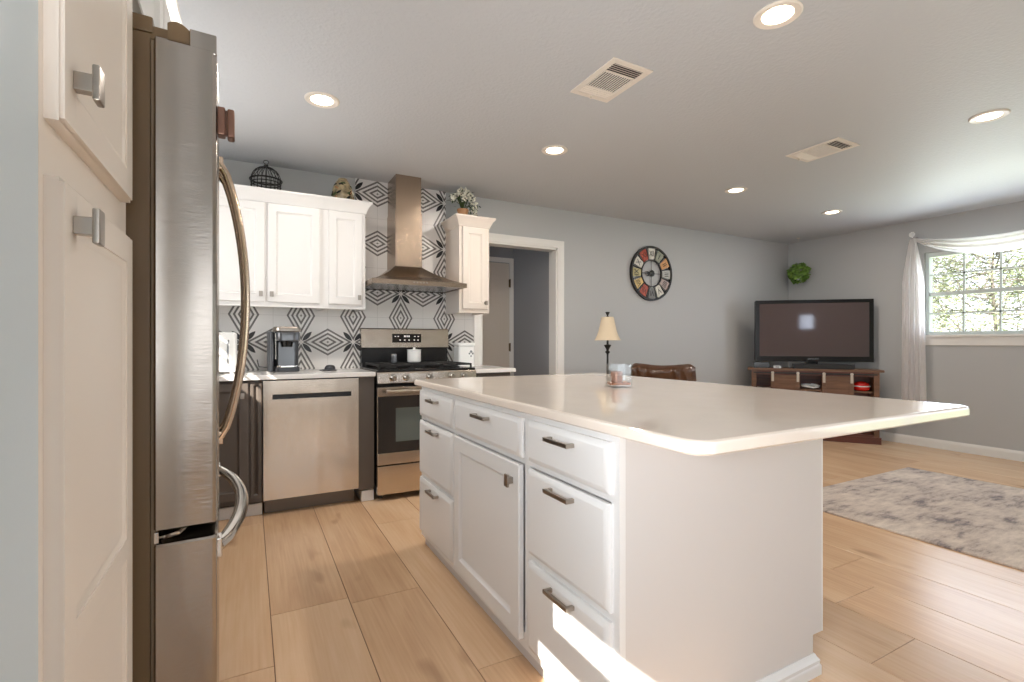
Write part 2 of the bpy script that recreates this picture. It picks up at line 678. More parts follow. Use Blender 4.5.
def drawer_front(F, u0, u1, z0, z1, t=0.02, b=0.016):
    bm = nb()
    q = [(0, 0), (0, t - 0.010), (0.002, t - 0.008), (b, t - 0.001), (b + 0.004, t)]
    return rings(bm, [rect_loop(F, u0, u1, z0, z1, i, n) for i, n in q])


def fbox(bm, F, u0, u1, n0, n1, z0, z1, bev=0.0):
    a, b = F(u0, n0, z0), F(u1, n1, z1)
    return box(bm, *a, *b, bev)


def bar_pull(F, u, z, n, half=0.064):
    """square bar pull lying along u, standing on the face at n"""
    bm = nb()
    fbox(bm, F, u - half, u + half, n + 0.020, n + 0.030, z - 0.0065, z + 0.0065, 0.0015)
    for sgn in (-1, 1):
        uu = u + sgn * (half - 0.006)
        fbox(bm, F, uu - 0.006, uu + 0.006, n, n + 0.0215, z - 0.006, z + 0.006, 0.001)
    return bm


def plate_knob(F, u, z, n, w=0.013, h=0.022, out=0.02):
    bm = nb()
    fbox(bm, F, u - 0.008, u + 0.008, n, n + out, z - 0.011, z + 0.011, 0.001)
    fbox(bm, F, u - w, u + w, n + out - 0.001, n + out + 0.007, z - h, z + h, 0.002)
    return bm


def wall_with_hole(bm, axis, c0, c1, a0, a1, z0, z1, holes):
    """wall slab between c0..c1 thick on axis, running a0..a1, with rectangular holes (b0,b1,y0,y1)"""
    As = sorted({a0, a1, *[h[0] for h in holes], *[h[1] for h in holes]})
    Zs = sorted({z0, z1, *[h[2] for h in holes], *[h[3] for h in holes]})
    for i in range(len(As) - 1):
        for j in range(len(Zs) - 1):
            m, n = (As[i] + As[i + 1]) / 2, (Zs[j] + Zs[j + 1]) / 2
            if any(h[0] < m < h[1] and h[2] < n < h[3] for h in holes):
                continue
            if axis == 'x':
                box(bm, c0, As[i], Zs[j], c1, As[i + 1], Zs[j + 1])
            else:
                box(bm, As[i], c0, Zs[j], As[i + 1], c1, Zs[j + 1])
    bmesh.ops.remove_doubles(bm, verts=list(bm.verts), dist=1e-5)
    seen = {}
    for f in list(bm.faces):
        k = tuple(round(c, 4) for c in f.calc_center_median())
        seen.setdefault(k, []).append(f)
    kill = [f for v in seen.values() if len(v) > 1 for f in v]
    bmesh.ops.delete(bm, geom=kill, context='FACES')
    return bm


# ================================================================== SETTING
XR, YB, YF, XL, H = 6.40, 4.12, -3.4, -0.90, 2.44
XP = -0.208     # the short wall beside the pantry

# floor: each plank face set down on a dark seam bed
bm = nb()
lay = bm.loops.layers.float_color.new('plank')
rnd = random.Random(11)
JO = {-1: 1.887, 1: 2.186, 2: 1.54, 6: 0.929, 7: 1.213, 8: 1.406, 3: 2.55, 4: 0.4, 5: 1.9, 0: 0.72, 9: 0.31, 10: 2.1, 12: 1.0}
PL, PW = 1.52, 0.305
for k in range(-4, 22):
    x0 = 0.076 + PW * k
    x1 = x0 + PW
    x0, x1 = max(x0, XL), min(x1, XR)
    if x1 - x0 < 0.01:
        continue
    y = JO.get(k, rnd.uniform(0, PL)) - PL * 5
    while y < 5.2:
        y0, y1 = max(y, YF), min(y + PL, 5.2)
        y += PL
        if y1 - y0 < 0.01:
            continue
        g = 0.0012
        lv = [(0, -0.004), (0, -0.0012), (0.0012, 0)]
        loops = [[(x0 + g + i, y0 + g + i, z), (x1 - g - i, y0 + g + i, z), (x1 - g - i, y1 - g - i, z), (x0 + g + i, y1 - g - i, z)] for i, z in lv]
        n0 = len(bm.faces)
        rings(bm, loops, cap0=False)
        bm.faces.ensure_lookup_table()
        c = (rnd.random(), rnd.random(), rnd.random(), 1)
        for f in bm.faces[n0:]:
            for l in f.loops:
                l[lay] = c
me_floor = bm
floor = struct('floor', me_floor, M['floor'], label='light oak plank floor')
bm = nb()
box(bm, XL - 0.1, YF - 0.1, -0.06, XR + 0.1, 5.3, -0.0035)
obj('floor_bed', bm, M['seam'], floor)

bm = nb()
box(bm, XL - 0.12, YF - 0.12, H, XR + 0.12, 5.3, H + 0.1)
struct('ceiling', bm, M['ceiling'], label='grey textured ceiling')

# back wall with the hall doorway
DX0, DX1, DZ = 1.866, 2.700, 2.050
bm = nb()
wall_with_hole(bm, 'y', YB, YB + 0.12, XL - 0.12, XR + 0.12, 0, H, [(DX0, DX1, -0.001, DZ)])
struct('wall_back', bm, M['wall'], label='grey back wall with the clock')
# right wall with the window, and the patio door far to the front
WY0, WY1, WZ0, WZ1 = 1.418, 2.603, 1.189, 2.075
bm = nb()
wall_with_hole(bm, 'x', XR, XR + 0.12, YF, YB, 0, H, [(WY0, WY1, WZ0, WZ1), (-2.4, -0.3, 0.0, 2.08)])
struct('wall_right', bm, M['wall'], label='grey right wall with the window')
# left wall behind refrigerator, window over the sink
SKY0, SKY1 = 2.35, 3.25
bm = nb()
wall_with_hole(bm, 'x', XL - 0.12, XL, 0.70, YB, 0, H, [(SKY0, SKY1, 1.10, 2.06)])
struct('wall_left', bm, M['wall'])
bm = nb()
box(bm, XL - 0.12, 0.640, 0, XP - 0.04, 0.70, H)
struct('wall_return', bm, M['wall'])
# wall beside the pantry, running back past the photographer
bm = nb()
wall_with_hole(bm, 'x', XP - 0.04, XP, YF, 0.734, 0, H, [(-0.40, 0.45, 1.130, 1.240), (-0.40, 0.54, 0.879, 1.073)])  # openings placed to aim sun streaks at the island
struct('wall_pantry', bm, M['pantry_wall'], label='pale blue wall edge beside the pantry')
bm = nb()
wall_with_hole(bm, 'y', YF - 0.12, YF, XL - 0.12, XR + 0.12, 0, H, [(-0.10, 1.34, 0.5, 2.2), (2.68, 3.02, 1.43, 1.81)])
struct('wall_front', bm, M['wall'])

# patterned tile backsplash, a thin skin on the back wall
bm = nb()
box(bm, XL, YB - 0.010, 0.905, 1.792, YB, 1.40)
box(bm, 0.755, YB - 0.010, 1.40, 1.525, YB, H)
struct('wall_backsplash', bm, M['tile'], label='white tile with grey lozenges and black petals')

# baseboards
def baseboard(name, way, c, a0, a1, h=0.095):
    F = face_map(way, c)
    bm = nb()
    prof = [(0, 0), (0.016, 0), (0.016, h * 0.55), (0.012, h * 0.62), (0.012, h * 0.78), (0.006, h * 0.9), (0.004, h), (0, h)]
    rings(bm, [[F(a0, n, z) for n, z in prof], [F(a1, n, z) for n, z in prof]])
    return struct(name, bm, M['trim'])
baseboard('baseboard_right', 'x-', XR, -0.2, YB - 0.016)
baseboard('baseboard_back', 'y-', YB, 2.78, XR)

# hall beyond the doorway
HB, HR, HL = 5.09, 2.72, 1.0
bm = nb()
box(bm, HL - 0.1, HB, 0, HR + 0.1, HB + 0.1, H)
struct('wall_hall_back', bm, M['hallwall'])
bm = nb()
box(bm, HR, YB + 0.12, 0, HR + 0.1, HB, H)
struct('wall_hall_right', bm, M['hallwall'])
bm = nb()
box(bm, HL - 0.1, YB + 0.12, 0, HL, HB, H)
struct('wall_hall_left', bm, M['hallwall'])


def casing(name, x0, x1, z1, y, w, lining=0.0, t=0.02):
    """a door casing on a wall facing -Y, mitred, stepped profile, with jamb lining"""
    bm = nb()
    prof = [(0, 0), (0, t * 0.55), (w * 0.35, t * 0.75), (w * 0.5, t), (w * 0.92, t), (w, t * 0.8), (w, 0)]
    path = [lambda d: (x0 - d, 0.0), lambda d: (x0 - d, z1 + d), lambda d: (x1 + d, z1 + d), lambda d: (x1 + d, 0.0)]
    rings(bm, [[(p(d)[0], y - n, p(d)[1]) for d, n in prof] for p in path])
    if lining:
        for a, b in ((x0, x0 + 0.018), (x1 - 0.018, x1)):
            box(bm, a, y - 0.001, 0, b, y + lining, z1)
        box(bm, x0, y - 0.001, z1 - 0.018, x1, y + lining, z1)
    return struct(name, bm, M['trim'])


casing('trim_1', DX0, DX1, DZ, YB, 0.072, 0.125)
casing('trim_2', 1.905, 2.668, 2.04, HB, 0.052)

# hall door, six panels
bm = nb()
F = face_map('y-', HB)
dx0, dx1 = 1.907, 2.664
fbox(bm, F, dx0, dx1, 0.0, 0.012, 0.008, 2.03)
for ux0, ux1 in ((dx0 + 0.11, (dx0 + dx1) / 2 - 0.05), ((dx0 + dx1) / 2 + 0.05, dx1 - 0.11)):
    for z0, z1 in ((0.22, 0.78), (0.92, 1.58), (1.70, 1.90)):
        rings(bm, [rect_loop(F, ux0, ux1, z0, z1, i, n) for i, n in ((0, 0.012), (0.0, 0.0165), (0.012, 0.017), (0.02, 0.014), (0.04, 0.018))], cap0=False)
door_1 = struct('door_1', bm, M['door'], label='closed six panel hall door')
for z in (0.25, 1.06, 1.80):
    bm = nb()
    box(bm, dx1 - 0.010, HB - 0.030, z - 0.045, dx1 + 0.012, HB - 0.016, z + 0.045, 0.002)
    cyl(bm, (dx1 + 0.001, HB - 0.032, z - 0.05), (dx1 + 0.001, HB - 0.032, z + 0.05), 0.006, 10)
    obj('hinge', bm, M['brass'], door_1, label='dark brass hinge')
bm = nb()
lathe(bm, [(0.028, 0), (0.028, -0.008), (0.010, -0.012), (0.010, -0.035), (0.026, -0.045), (0.028, -0.058), (0.018, -0.068)], (dx0 + 0.07, HB - 0.012, 0.96), 18, 'y')
obj('door_handle', bm, M['brass'], door_1)


# ---- window over the living room
def sash_window(name, x, y0, y1, z0, z1, cols, mid, rows_up, rows_lo, depth=0.05, out=1):
    """double hung window on an X wall; x is the room side of the frame, out the way to the outside"""
    bm = nb()
    f = 0.03
    X = lambda d: x + out * d
    def bx(y_0, y_1, z_0, z_1, d0, d1):
        box(bm, X(d0), y_0, z_0, X(d1), y_1, z_1, 0.002, 1)
    bx(y0, y0 + f, z0, z1, 0, depth + 0.03)
    bx(y1 - f, y1, z0, z1, 0, depth + 0.03)
    bx(y0 + f, y1 - f, z0, z0 + 0.034, 0, depth + 0.03)
    bx(y0 + f, y1 - f, z1 - 0.05, z1, 0, depth + 0.03)
    bx(y0 + f, y1 - f, mid - 0.020, mid + 0.020, 0.01, depth)
    o = struct(name, bm, M['sash'])
    bm = nb()
    gy0, gy1 = y0 + f, y1 - f
    for k in range(1, cols):
        y = gy0 + (gy1 - gy0) * k / cols
        bx_ = (y - 0.008, y + 0.008)
        box(bm, X(0.018), bx_[0], z0 + 0.034, X(0.034), bx_[1], mid - 0.016)
        box(bm, X(0.030), bx_[0], mid + 0.016, X(0.046), bx_[1], z1 - 0.05)
    for a, b, nr, d in ((z0 + 0.034, mid - 0.016, rows_lo, 0.018), (mid + 0.016, z1 - 0.05, rows_up, 0.030)):
        for k in range(1, nr):
            z = a + (b - a) * k / nr
            box(bm, X(d), gy0, z - 0.008, X(d + 0.016), gy1, z + 0.008)
    obj('muntin_grid', bm, M['sash'], o)
    bm = nb()
    box(bm, X(0.024), gy0 - 0.005, z0 + 0.03, X(0.028), gy1 + 0.005, mid - 0.01)
    box(bm, X(0.036), gy0 - 0.005, mid + 0.01, X(0.040), gy1 + 0.005, z1 - 0.045)
    obj('window_pane', bm, M['pane'], o)
    return o


w1 = sash_window('window_1', XR + 0.03, WY0, WY1, WZ0 + 0.006, WZ1, 4, 1.627, 2, 2)
w1['label'] = 'white double hung window with grid'
bm = nb()
box(bm, XR - 0.018, WY0 - 0.03, 1.085, XR - 0.001, WY1 + 0.03, 1.172, 0.003)
box(bm, XR - 0.040, WY0 - 0.04, 1.172, XR + 0.03, WY1 + 0.04, 1.196, 0.004)
obj('window_sill', bm, M['trim'], w1)

# ---- sink window: unseen bars added to cut the sun into streaks
bm = nb()
def mask_band(bm, z0, z1, x=XL - 0.06):
    box(bm, x - 0.004, SKY0, z0, x + 0.004, SKY1, z1)
for z0, z1 in ((1.10, 1.606), (1.697, 1.717), (1.757, 1.817), (1.838, 2.06)):
    mask_band(bm, z0, z1)
w2 = struct('sink_sun_mask', bm, M['sun_mask'])
bm = nb()
box(bm, XL - 0.10, SKY0, 1.10, XL - 0.096, SKY1, 2.06)
obj('window_pane', bm, M['pane'], w2)
# ---- made-up slots beside the photographer, shaped to throw the island sun streaks
bm = nb()
for a_ in ((0.45, 1.130, 1.240), (0.54, 0.879, 1.073)):
    for y_ in (-0.40, a_[0] - 0.006):
        box(bm, XP - 0.03, y_, a_[1], XP - 0.01, y_ + 0.006, a_[2])
w3 = struct('sun_slots', bm, M['sun_mask'])
bm = nb()
box(bm, XP - 0.034, -0.40, 0.879, XP - 0.031, 0.54, 1.073)
box(bm, XP - 0.034, -0.40, 1.130, XP - 0.031, 0.45, 1.240)
obj('window_pane', bm, M['pane'], w3)
# ---- the big front windows and patio door behind the camera
def plain_window(name, axis, c, a0, a1, z0, z1, nmull):
    bm = nb()
    f = 0.04
    def bx(p0, p1, q0, q1):
        if axis == 'y':
            box(bm, p0, c - 0.03, q0, p1, c + 0.03, q1)
        else:
            box(bm, c - 0.03, p0, q0, c + 0.03, p1, q1)
    bx(a0, a0 + f, z0, z1)
    bx(a1 - f, a1, z0, z1)
    bx(a0 + f, a1 - f, z0, z0 + f)
    bx(a0 + f, a1 - f, z1 - f, z1)
    for k in range(1, nmull):
        y = a0 + (a1 - a0) * k / nmull
        bx(y - 0.02, y + 0.02, z0 + f, z1 - f)
    o = struct(name, bm, M['sash'])
    bm = nb()
    if axis == 'y':
        box(bm, a0 + f, c - 0.003, z0 + f, a1 - f, c + 0.003, z1 - f)
    else:
        box(bm, c - 0.003, a0 + f, z0 + f, c + 0.003, a1 - f, z1 - f)
    obj('window_pane', bm, M['pane'], o)
    return o
plain_window('window_4', 'y', YF - 0.06, -0.10, 1.34, 0.5, 2.2, 2)
plain_window('window_5', 'y', YF - 0.06, 2.68, 3.02, 1.43, 1.81, 1)
plain_window('door_2', 'x', XR + 0.06, -2.4, -0.3, 0.0, 2.08, 2)

# ---- outside the living-room window
bm = nb()
box(bm, XR + 0.3, -12, -0.5, 40, 22, -0.3)
struct('ground', bm, M['lawn'])


def tree(x, y, h, seed, label):
    r = random.Random(seed)
    t = thing('tree', label, 'tree', (x, y, -0.3), 0, 'trees outside the window')
    bm = nb()
    tube(bm, [(x, y, -0.3), (x + 0.05, y, h * 0.35), (x, y + 0.05, h * 0.7), (x, y, h)], [0.035, 0.03, 0.02, 0.006], 8)
    tips = []
    def twig(p, d, L, rad, depth):
        pts = [p]
        n = 5
        for k in range(n):
            d = (d + Vector((r.gauss(0, .28), r.gauss(0, .28), r.gauss(0, .22)))).normalized()
            p = p + d * (L / n)
            pts.append(p)
            if depth < 2 and k > 0:
                for q in range(2 if depth == 0 else 1):
                    side = (d + Vector((r.gauss(0, .9), r.gauss(0, .9), r.gauss(0, .7)))).normalized()
                    twig(p, side, L * 0.5, rad * 0.5, depth + 1)
            tips.append(p)
        tube(bm, pts, [rad * (1 - 0.8 * k / n) for k in range(n + 1)], 4)
    for k in range(44):
        z0 = h * r.uniform(0.12, 0.85)
        a = r.uniform(0, 2 * PI)
        L = r.uniform(1.3, 2.2) * (1.15 - 0.6 * z0 / h)
        twig(Vector((x, y, z0)), Vector((math.cos(a), math.sin(a), r.uniform(-0.1, 0.6))), L, 0.014, 0)
    obj('trunk', bm, M['bark'], t)
    bm = nb()
    for p in tips:
        for k in range(2):
            c = p + Vector((r.gauss(0, 0.08), r.gauss(0, 0.08), r.gauss(0, 0.08)))
            d = Vector((r.gauss(0, 1), r.gauss(0, 1), r.gauss(0, 1))).normalized()
            a, b = frame_axes(d)
            w = r.uniform(0.016, 0.036)
            vs = [bm.verts.new(c + q) for q in (a * w, b * w * 0.5, -a * w, -b * w * 0.5)]
            bm.faces.new(vs)
    obj('foliage', bm, M['treeleaf'], t, kind='stuff')
tree(11.2, 3.55, 3.2, 3, 'fine leafed tree filling the view through the living room window')
tree(17.5, 8.6, 4.6, 9, 'taller tree farther off, past the first tree outside the window')

# ================================================================== KITCHEN, LEFT SIDE
# pantry
pantry = thing('pantry_cabinet', 'tall cream pantry cabinet with two stacked doors, beside the refrigerator', 'cabinet', (-0.53, 0.96, 0))
FP = face_map('x+', XP)
PY0, PY1 = 0.7345, 1.176
bm = nb()
box(bm, XL, PY0, 0.09, XP - 0.02, PY1, 2.30)
box(bm, XL, PY0, 0.0, XP - 0.08, PY1, 0.09)
obj('carcass', bm, M['cream'], pantry)
bm = nb()
st = 0.03
fbox(bm, FP, PY0, PY0 + st, -0.02, 0, 0.09, 2.30)
fbox(bm, FP, PY1 - st, PY1, -0.02, 0, 0.09, 2.30)
for z0, z1 in ((0.09, 0.13), (1.29, 1.39), (2.24, 2.30)):
    fbox(bm, FP, PY0 + st, PY1 - st, -0.02, 0, z0, z1)
obj('face_frame', bm, M['cream'], pantry)
py0, py1 = 0.749, 1.134


def two_panel(F, u0, u1, zs, t=0.018, stile=0.05):
    bm = nb()
    b = 0.004
    rings(bm, [rect_loop(F, u0, u1, zs[0], zs[-1], i, n) for i, n in ((0, 0), (0, t - b), (b, t - 0.007))])
    # stiles and rails on the core
    fbox(bm, F, u0 + b, u0 + stile, t - 0.008, t, zs[0] + b, zs[-1] - b, 0.001)
    fbox(bm, F, u1 - stile, u1 - b, t - 0.008, t, zs[0] + b, zs[-1] - b, 0.001)
    fbox(bm, F, u0 + stile, u1 - stile, t - 0.008, t, zs[0] + b, zs[0] + stile, 0.001)
    fbox(bm, F, u0 + stile, u1 - stile, t - 0.008, t, zs[-1] - stile, zs[-1] - b, 0.001)
    for z in zs[1:-1]:
        fbox(bm, F, u0 + stile, u1 - stile, t - 0.008, t, z - 0.018, z + 0.018, 0.001)
    for a, c in zip(zs, zs[1:]):
        z0 = a + (stile if a == zs[0] else 0.018)
        z1 = c - (stile if c == zs[-1] else 0.018)
        rings(bm, [rect_loop(F, u0 + stile, u1 - stile, z0, z1, i, n) for i, n in ((0.0, t - 0.0075), (0.0, t - 0.002), (0.008, t - 0.004), (0.012, t - 0.0065))], cap0=False)
    return bm


d = obj('door', two_panel(FP, py0, py1, (0.11, 0.75, 1.306)), M['cream'], pantry)
obj('knob', plate_knob(FP, 0.790, 1.258, 0.018), M['nickel'], d, label='square nickel knob')
d = obj('door', two_panel(FP, py0, py1, (1.371, 2.26)), M['cream'], pantry)
obj('knob', plate_knob(FP, 0.790, 1.435, 0.018), M['nickel'], d, label='square nickel knob')
bm = nb()
prism(bm, [(PY0 - 0.0, 2.30), (PY0, 2.44), (PY1, 2.44), (PY1, 2.30)], 'x', XL, XP - 0.005)
obj('filler_panel', bm, M['cream'], pantry)

# refrigerator
fr = thing('refrigerator', 'stainless steel french door refrigerator with bowed handles', 'refrigerator', (-0.060, 1.20, 0))
FY0, FY1 = 1.20, 2.125
bm = nb()
box(bm, -0.845, FY0 + 0.02, 0.03, -0.174, FY1 - 0.012, 1.735, 0.004)
box(bm, -0.845, FY0 + 0.018, 1.735, -0.170, FY1 - 0.012, 1.768, 0.004)
for y in (FY0 + 0.08, FY1 - 0.08):
    for x in (-0.82, -0.24):
        cyl(bm, (x, y, 0), (x, y, 0.035), 0.02, 10)
obj('case', bm, M['case'], fr)
bm = nb()
box(bm, -0.175, FY0 + 0.025, 0.06, -0.166, FY1 - 0.015, 1.725)
obj('gasket', bm, M['gasket'], fr)


def fridge_panel(y0, y1, z0, z1, y_lo, y_hi, notch=None):
    """door with a gently bowed front; its section in XY is carried up z"""
    N = 14
    def front(y):
        t = (y - y_lo) / (y_hi - y_lo) * 2 - 1
        return -0.060 + 0.005 * (1 - t * t)
    sec = [(-0.164, y1 - 0.004), (-0.168, y1 - 0.010), (-0.168, y0 + 0.008), (-0.164, y0)]
    r = 0.008
    sec += [(front(y0) - r, y0), (front(y0 + r) - 0.002, y0 + r * 0.35)]
    for k in range(N + 1):
        y = y0 + r + (y1 - y0 - 2 * r) * k / N
        sec.append((front(y), y))
    sec += [(front(y1 - r) - 0.002, y1 - r * 0.35), (front(y1) - r, y1)]
    bm = nb()
    def lp(ins, z):
        cy = (y0 + y1) / 2
        return [(max(min(p[0], 9), -0.168 + ins) - (ins if p[0] > -0.1 else 0), p[1] + (ins if p[1] < cy else -ins) * (1 if abs(p[1] - cy) > (y1 - y0) / 2 - 0.02 else 0), z) for p in sec]
    rings(bm, [lp(0.004, z0), lp(0, z0 + 0.004), lp(0, z1 - 0.004), lp(0.004, z1)])
    return bm


ym = (FY0 + FY1) / 2
def bowed(p0, p1, bow, r, n=22, flat=1.0, pw=0.62):
    """a bow handle from p0 to p1 that stands off by bow along +X"""
    pts = []
    for k in range(n + 1):
        t = k / n
        h = math.sin(PI * t) ** pw * bow
        q = Vector(p0).lerp(Vector(p1), t)
        pts.append((q.x + h, q.y, q.z))
    bm = nb()
    tube(bm, pts, r, 12, flat=flat)
    return bm
for a, b, hy, word in ((FY0, ym - 0.002, ym - 0.045, 'near'), (ym + 0.002, FY1, ym + 0.045, 'far')):
    bm = fridge_panel(a, b, 0.737, 1.7235, FY0, FY1)
    box(bm, -0.108, a + 0.0005, 1.714, -0.0605, b - 0.0005, 1.755, 0.002)
    d = obj('door', bm, M['steelf'], fr, angle=18)
    bm = bowed((-0.058, hy, 0.84), (-0.058, hy, 1.625), 0.070, 0.013, flat=0.8)
    for z in (0.846, 1.619):
        box(bm, -0.062, hy - 0.012, z - 0.018, -0.045, hy + 0.012, z + 0.018, 0.003)
    obj('handle', bm, M['handle'], d)
bm = fridge_panel(FY0, FY1, 0.075, 0.711, FY0, FY1)
d = obj('freezer_drawer', bm, M['steelf'], fr, angle=18)
bm = bowed((-0.062, FY0 + 0.075, 0.662), (-0.062, FY1 - 0.075, 0.662), 0.064, 0.017, flat=0.85, pw=0.7)
for y in (FY0 + 0.08, FY1 - 0.08):
    box(bm, -0.066, y - 0.02, 0.640, -0.050, y + 0.02, 0.684, 0.003)
obj('handle', bm, M['chrome'], d)
for y in (FY0 + 0.012, FY1 - 0.08):
    bm = nb()
    box(bm, -0.185, y + 0.01, 1.7245, -0.146, y + 0.06, 1.752, 0.002)
    pts = [(-0.146 + 0.0, 1.7245)] + [(-0.146 + 0.038 * k / 8, 1.745 + 0.022 * math.sin(PI * (0.25 + 0.6 * k / 8))) for k in range(9)] + [(-0.108, 1.7245)]
    prism(bm, pts, 'y', y, y + 0.07)
    obj('hinge_cover', bm, M['case'], fr)
bm = nb()
tube(bm, [(-0.165, FY0 + 0.03, 0.716), (-0.150, FY0 + 0.02, 0.720), (-0.128, FY0 + 0.02, 0.724), (-0.118, FY0 + 0.04, 0.727)], 0.005, 8)
box(bm, -0.168, FY0 + 0.008, 0.712, -0.160, FY0 + 0.06, 0.734, 0.001)
obj('hinge', bm, M['chrome'], fr)
bm = nb()
box(bm, -0.16, FY0 + 0.02, 0.012, -0.10, FY1 - 0.02, 0.072, 0.003)
obj('toe_grille', bm, M['blackmatte'], fr)

fr.rotation_euler = (0, 0, math.radians(2.8))     # stands a little askew
cop = thing('magnet', 'small two part copper magnet stuck on the refrigerator door front', 'magnet', (-0.05, 1.215, 1.53))
bm = nb()
box(bm, -0.0600, 1.206, 1.553, -0.045, 1.236, 1.612, 0.003)
box(bm, -0.045, 1.214, 1.557, -0.042, 1.228, 1.608)
obj('back_plate', bm, M['copper'], cop)
bm = nb()
box(bm, -0.042, 1.205, 1.550, -0.028, 1.240, 1.610, 0.004)
obj('front_plate', bm, M['copper'], cop)

# cabinet above the refrigerator
ca = thing('wall_cabinet', 'white wall cabinet above the refrigerator', 'cabinet', (-0.55, 1.66, 1.84), 0, 'wall cabinets')
FC = face_map('x+', -0.228)
bm = nb()
box(bm, XL, 1.19, 1.835, -0.228, 2.14, 2.12)
obj('carcass', bm, M['white'], ca)
for a, b in ((1.205, 1.655), (1.675, 2.125)):
    obj('door', shaker(FC, a, b, 1.85, 2.09, 0.018), M['white'], ca)
bm = nb()
prof = [(-0.23, 2.10), (-0.222, 2.10), (-0.216, 2.115), (-0.200, 2.15), (-0.196, 2.17), (-0.23, 2.17)]
prism(bm, prof, 'y', 1.19, 2.16) if False else rings(bm, [[(p[0], 1.19, p[1]) for p in prof], [(p[0], 2.15, p[1]) for p in prof]])
obj('crown_molding', bm, M['white'], ca)

# ================================================================== KITCHEN, BACK RUN
CZ0, CZ1, CF = 0.876, 0.908, 3.507      # worktop underside, top, front
FB = face_map('y-', 3.545)              # base cabinet face

# base cabinets in the corner
bc = thing('base_cabinet', 'dark taupe corner base cabinet left of the dishwasher', 'cabinet', (-0.1, 3.8, 0), 0, 'dark base cabinets')
bm = nb()
box(bm, -0.29, 3.545, 0.10, 0.073, YB - 0.012, CZ0 - 0.001)
box(bm, -0.29, 3.60, 0.0, 0.073, YB - 0.012, 0.10)
obj('carcass', bm, M['dark'], bc)
d = obj('door', shaker(FB, -0.27, -0.006, 0.125, 0.86, 0.018, 0.05), M['dark'], bc)
obj('knob', plate_knob(FB, -0.040, 0.78, 0.018, 0.012, 0.018), M['nickel'], d, label='square nickel knob')
obj('filler_panel', shaker(FB, 0.004, 0.068, 0.125, 0.86, 0.012, 0.018), M['dark'], bc)
bm = nb()
box(bm, -0.29, 3.585, 0.0, 0.073, 3.599, 0.075, 0.003)
obj('toe_kick', bm, M['trim'], bc, label='white toe kick strip')

sb = thing('base_cabinet', 'dark base cabinet run under the sink window, behind the refrigerator', 'cabinet', (-0.6, 3.0, 0), 0, 'dark base cabinets')
FS = face_map('x+', -0.295)
bm = nb()
box(bm, XL + 0.001, 2.17, 0.10, -0.295, 3.54, CZ0 - 0.001)
box(bm, XL + 0.001, 2.17, 0.0, -0.35, 3.54, 0.10)
obj('carcass', bm, M['dark'], sb)
for a in (2.19, 2.64, 3.09):
    obj('door', shaker(FS, a, a + 0.43, 0.125, 0.86, 0.018, 0.05), M['dark'], sb)

ct = thing('worktop', 'white quartz worktop over the dishwasher with sunlight on its end', 'worktop', (0.2, 3.8, CZ0))
bm = nb()
out = [(XL + 0.001, 2.17), (-0.26, 2.17), (-0.26, CF), (0.781, CF), (0.781, YB - 0.0105), (XL + 0.001, YB - 0.0105)]
e = 0.006
def inset_poly(pts, d):
    n = len(pts)
    res = []
    for i in range(n):
        a, b, c = Vector(pts[i - 1]), Vector(pts[i]), Vector(pts[(i + 1) % n])
        n1 = Vector((-(b - a).y, (b - a).x)).normalized()
        n2 = Vector((-(c - b).y, (c - b).x)).normalized()
        k = (n1 + n2) / (1 + n1.dot(n2))
        res.append(tuple(b + k * d))
    return res
rings(bm, [[(p[0], p[1], z) for p in inset_poly(out, i)] for i, z in ((e * 0.5, CZ0), (0, CZ0 + 0.003), (0, CZ1 - e), (e * 0.3, CZ1 - e * 0.3), (e, CZ1), (e + 0.004, CZ1))])
obj('quartz_slab', bm, M['quartz_white'], ct)

# dishwasher
dw = thing('dishwasher', 'stainless steel dishwasher with a recessed pocket handle', 'dishwasher', (0.37, 3.8, 0))
bm = nb()
box(bm, 0.078, 3.56, 0.10, 0.668, YB - 0.05, CZ0 - 0.003)
obj('tub', bm, M['blackmatte'], dw)
bm = nb()
FD = face_map('y-', 3.556)
x0, x1, z0, z1 = 0.078, 0.668, 0.103, 0.868
hx0, hx1, hz0, hz1 = 0.130, 0.619, 0.747, 0.779
# door skin with the pocket cut through it
def cell(a, b, c, d_, n1=0.034):
    fbox(bm, FD, a, b, 0, n1, c, d_)
cell(x0, hx0, z0, z1)
cell(hx1, x1, z0, z1)
cell(hx0, hx1, z0, hz0)
cell(hx0, hx1, hz1, z1)
bmesh.ops.remove_doubles(bm, verts=list(bm.verts), dist=1e-5)
seen = {}
for f in bm.faces:
    seen.setdefault(tuple(round(c, 4) for c in f.calc_center_median()), []).append(f)
bmesh.ops.delete(bm, geom=[f for v in seen.values() if len(v) > 1 for f in v], context='FACES')
d = obj('door', bm, M['steel'], dw)
bm = nb()
fbox(bm, FD, hx0, hx1, 0.0, 0.004, hz0, hz1)
obj('pocket', bm, M['black'], d)
bm = nb()
fbox(bm, FD, hx0 - 0.004, hx1 + 0.004, 0.0335, 0.0355, hz1, hz1 + 0.052, 0.0008)
obj('handle_lip', bm, M['steel'], d)
bm = nb()
box(bm, 0.085, 3.600, 0.0, 0.650, 3.615, 0.100, 0.002)
obj('toe_panel', bm, M['toe'], dw, label='darker steel toe panel')

fc = thing('cabinet_filler', 'narrow dark cabinet panel between dishwasher and range', 'cabinet', (0.72, 3.8, 0))
bm = nb()
box(bm, 0.671, 3.535, 0.085, 0.778, YB - 0.05, CZ0 - 0.001, 0.002)
obj('panel', bm, M['dark'], fc)
bm = nb()
box(bm, 0.692, 3.545, 0.0, 0.778, 3.575, 0.075, 0.003)
box(bm, 0.692, 3.575, 0.0, 0.778, 3.9, 0.085)
obj('toe_block', bm, M['trim'], fc, label='white baseboard block')

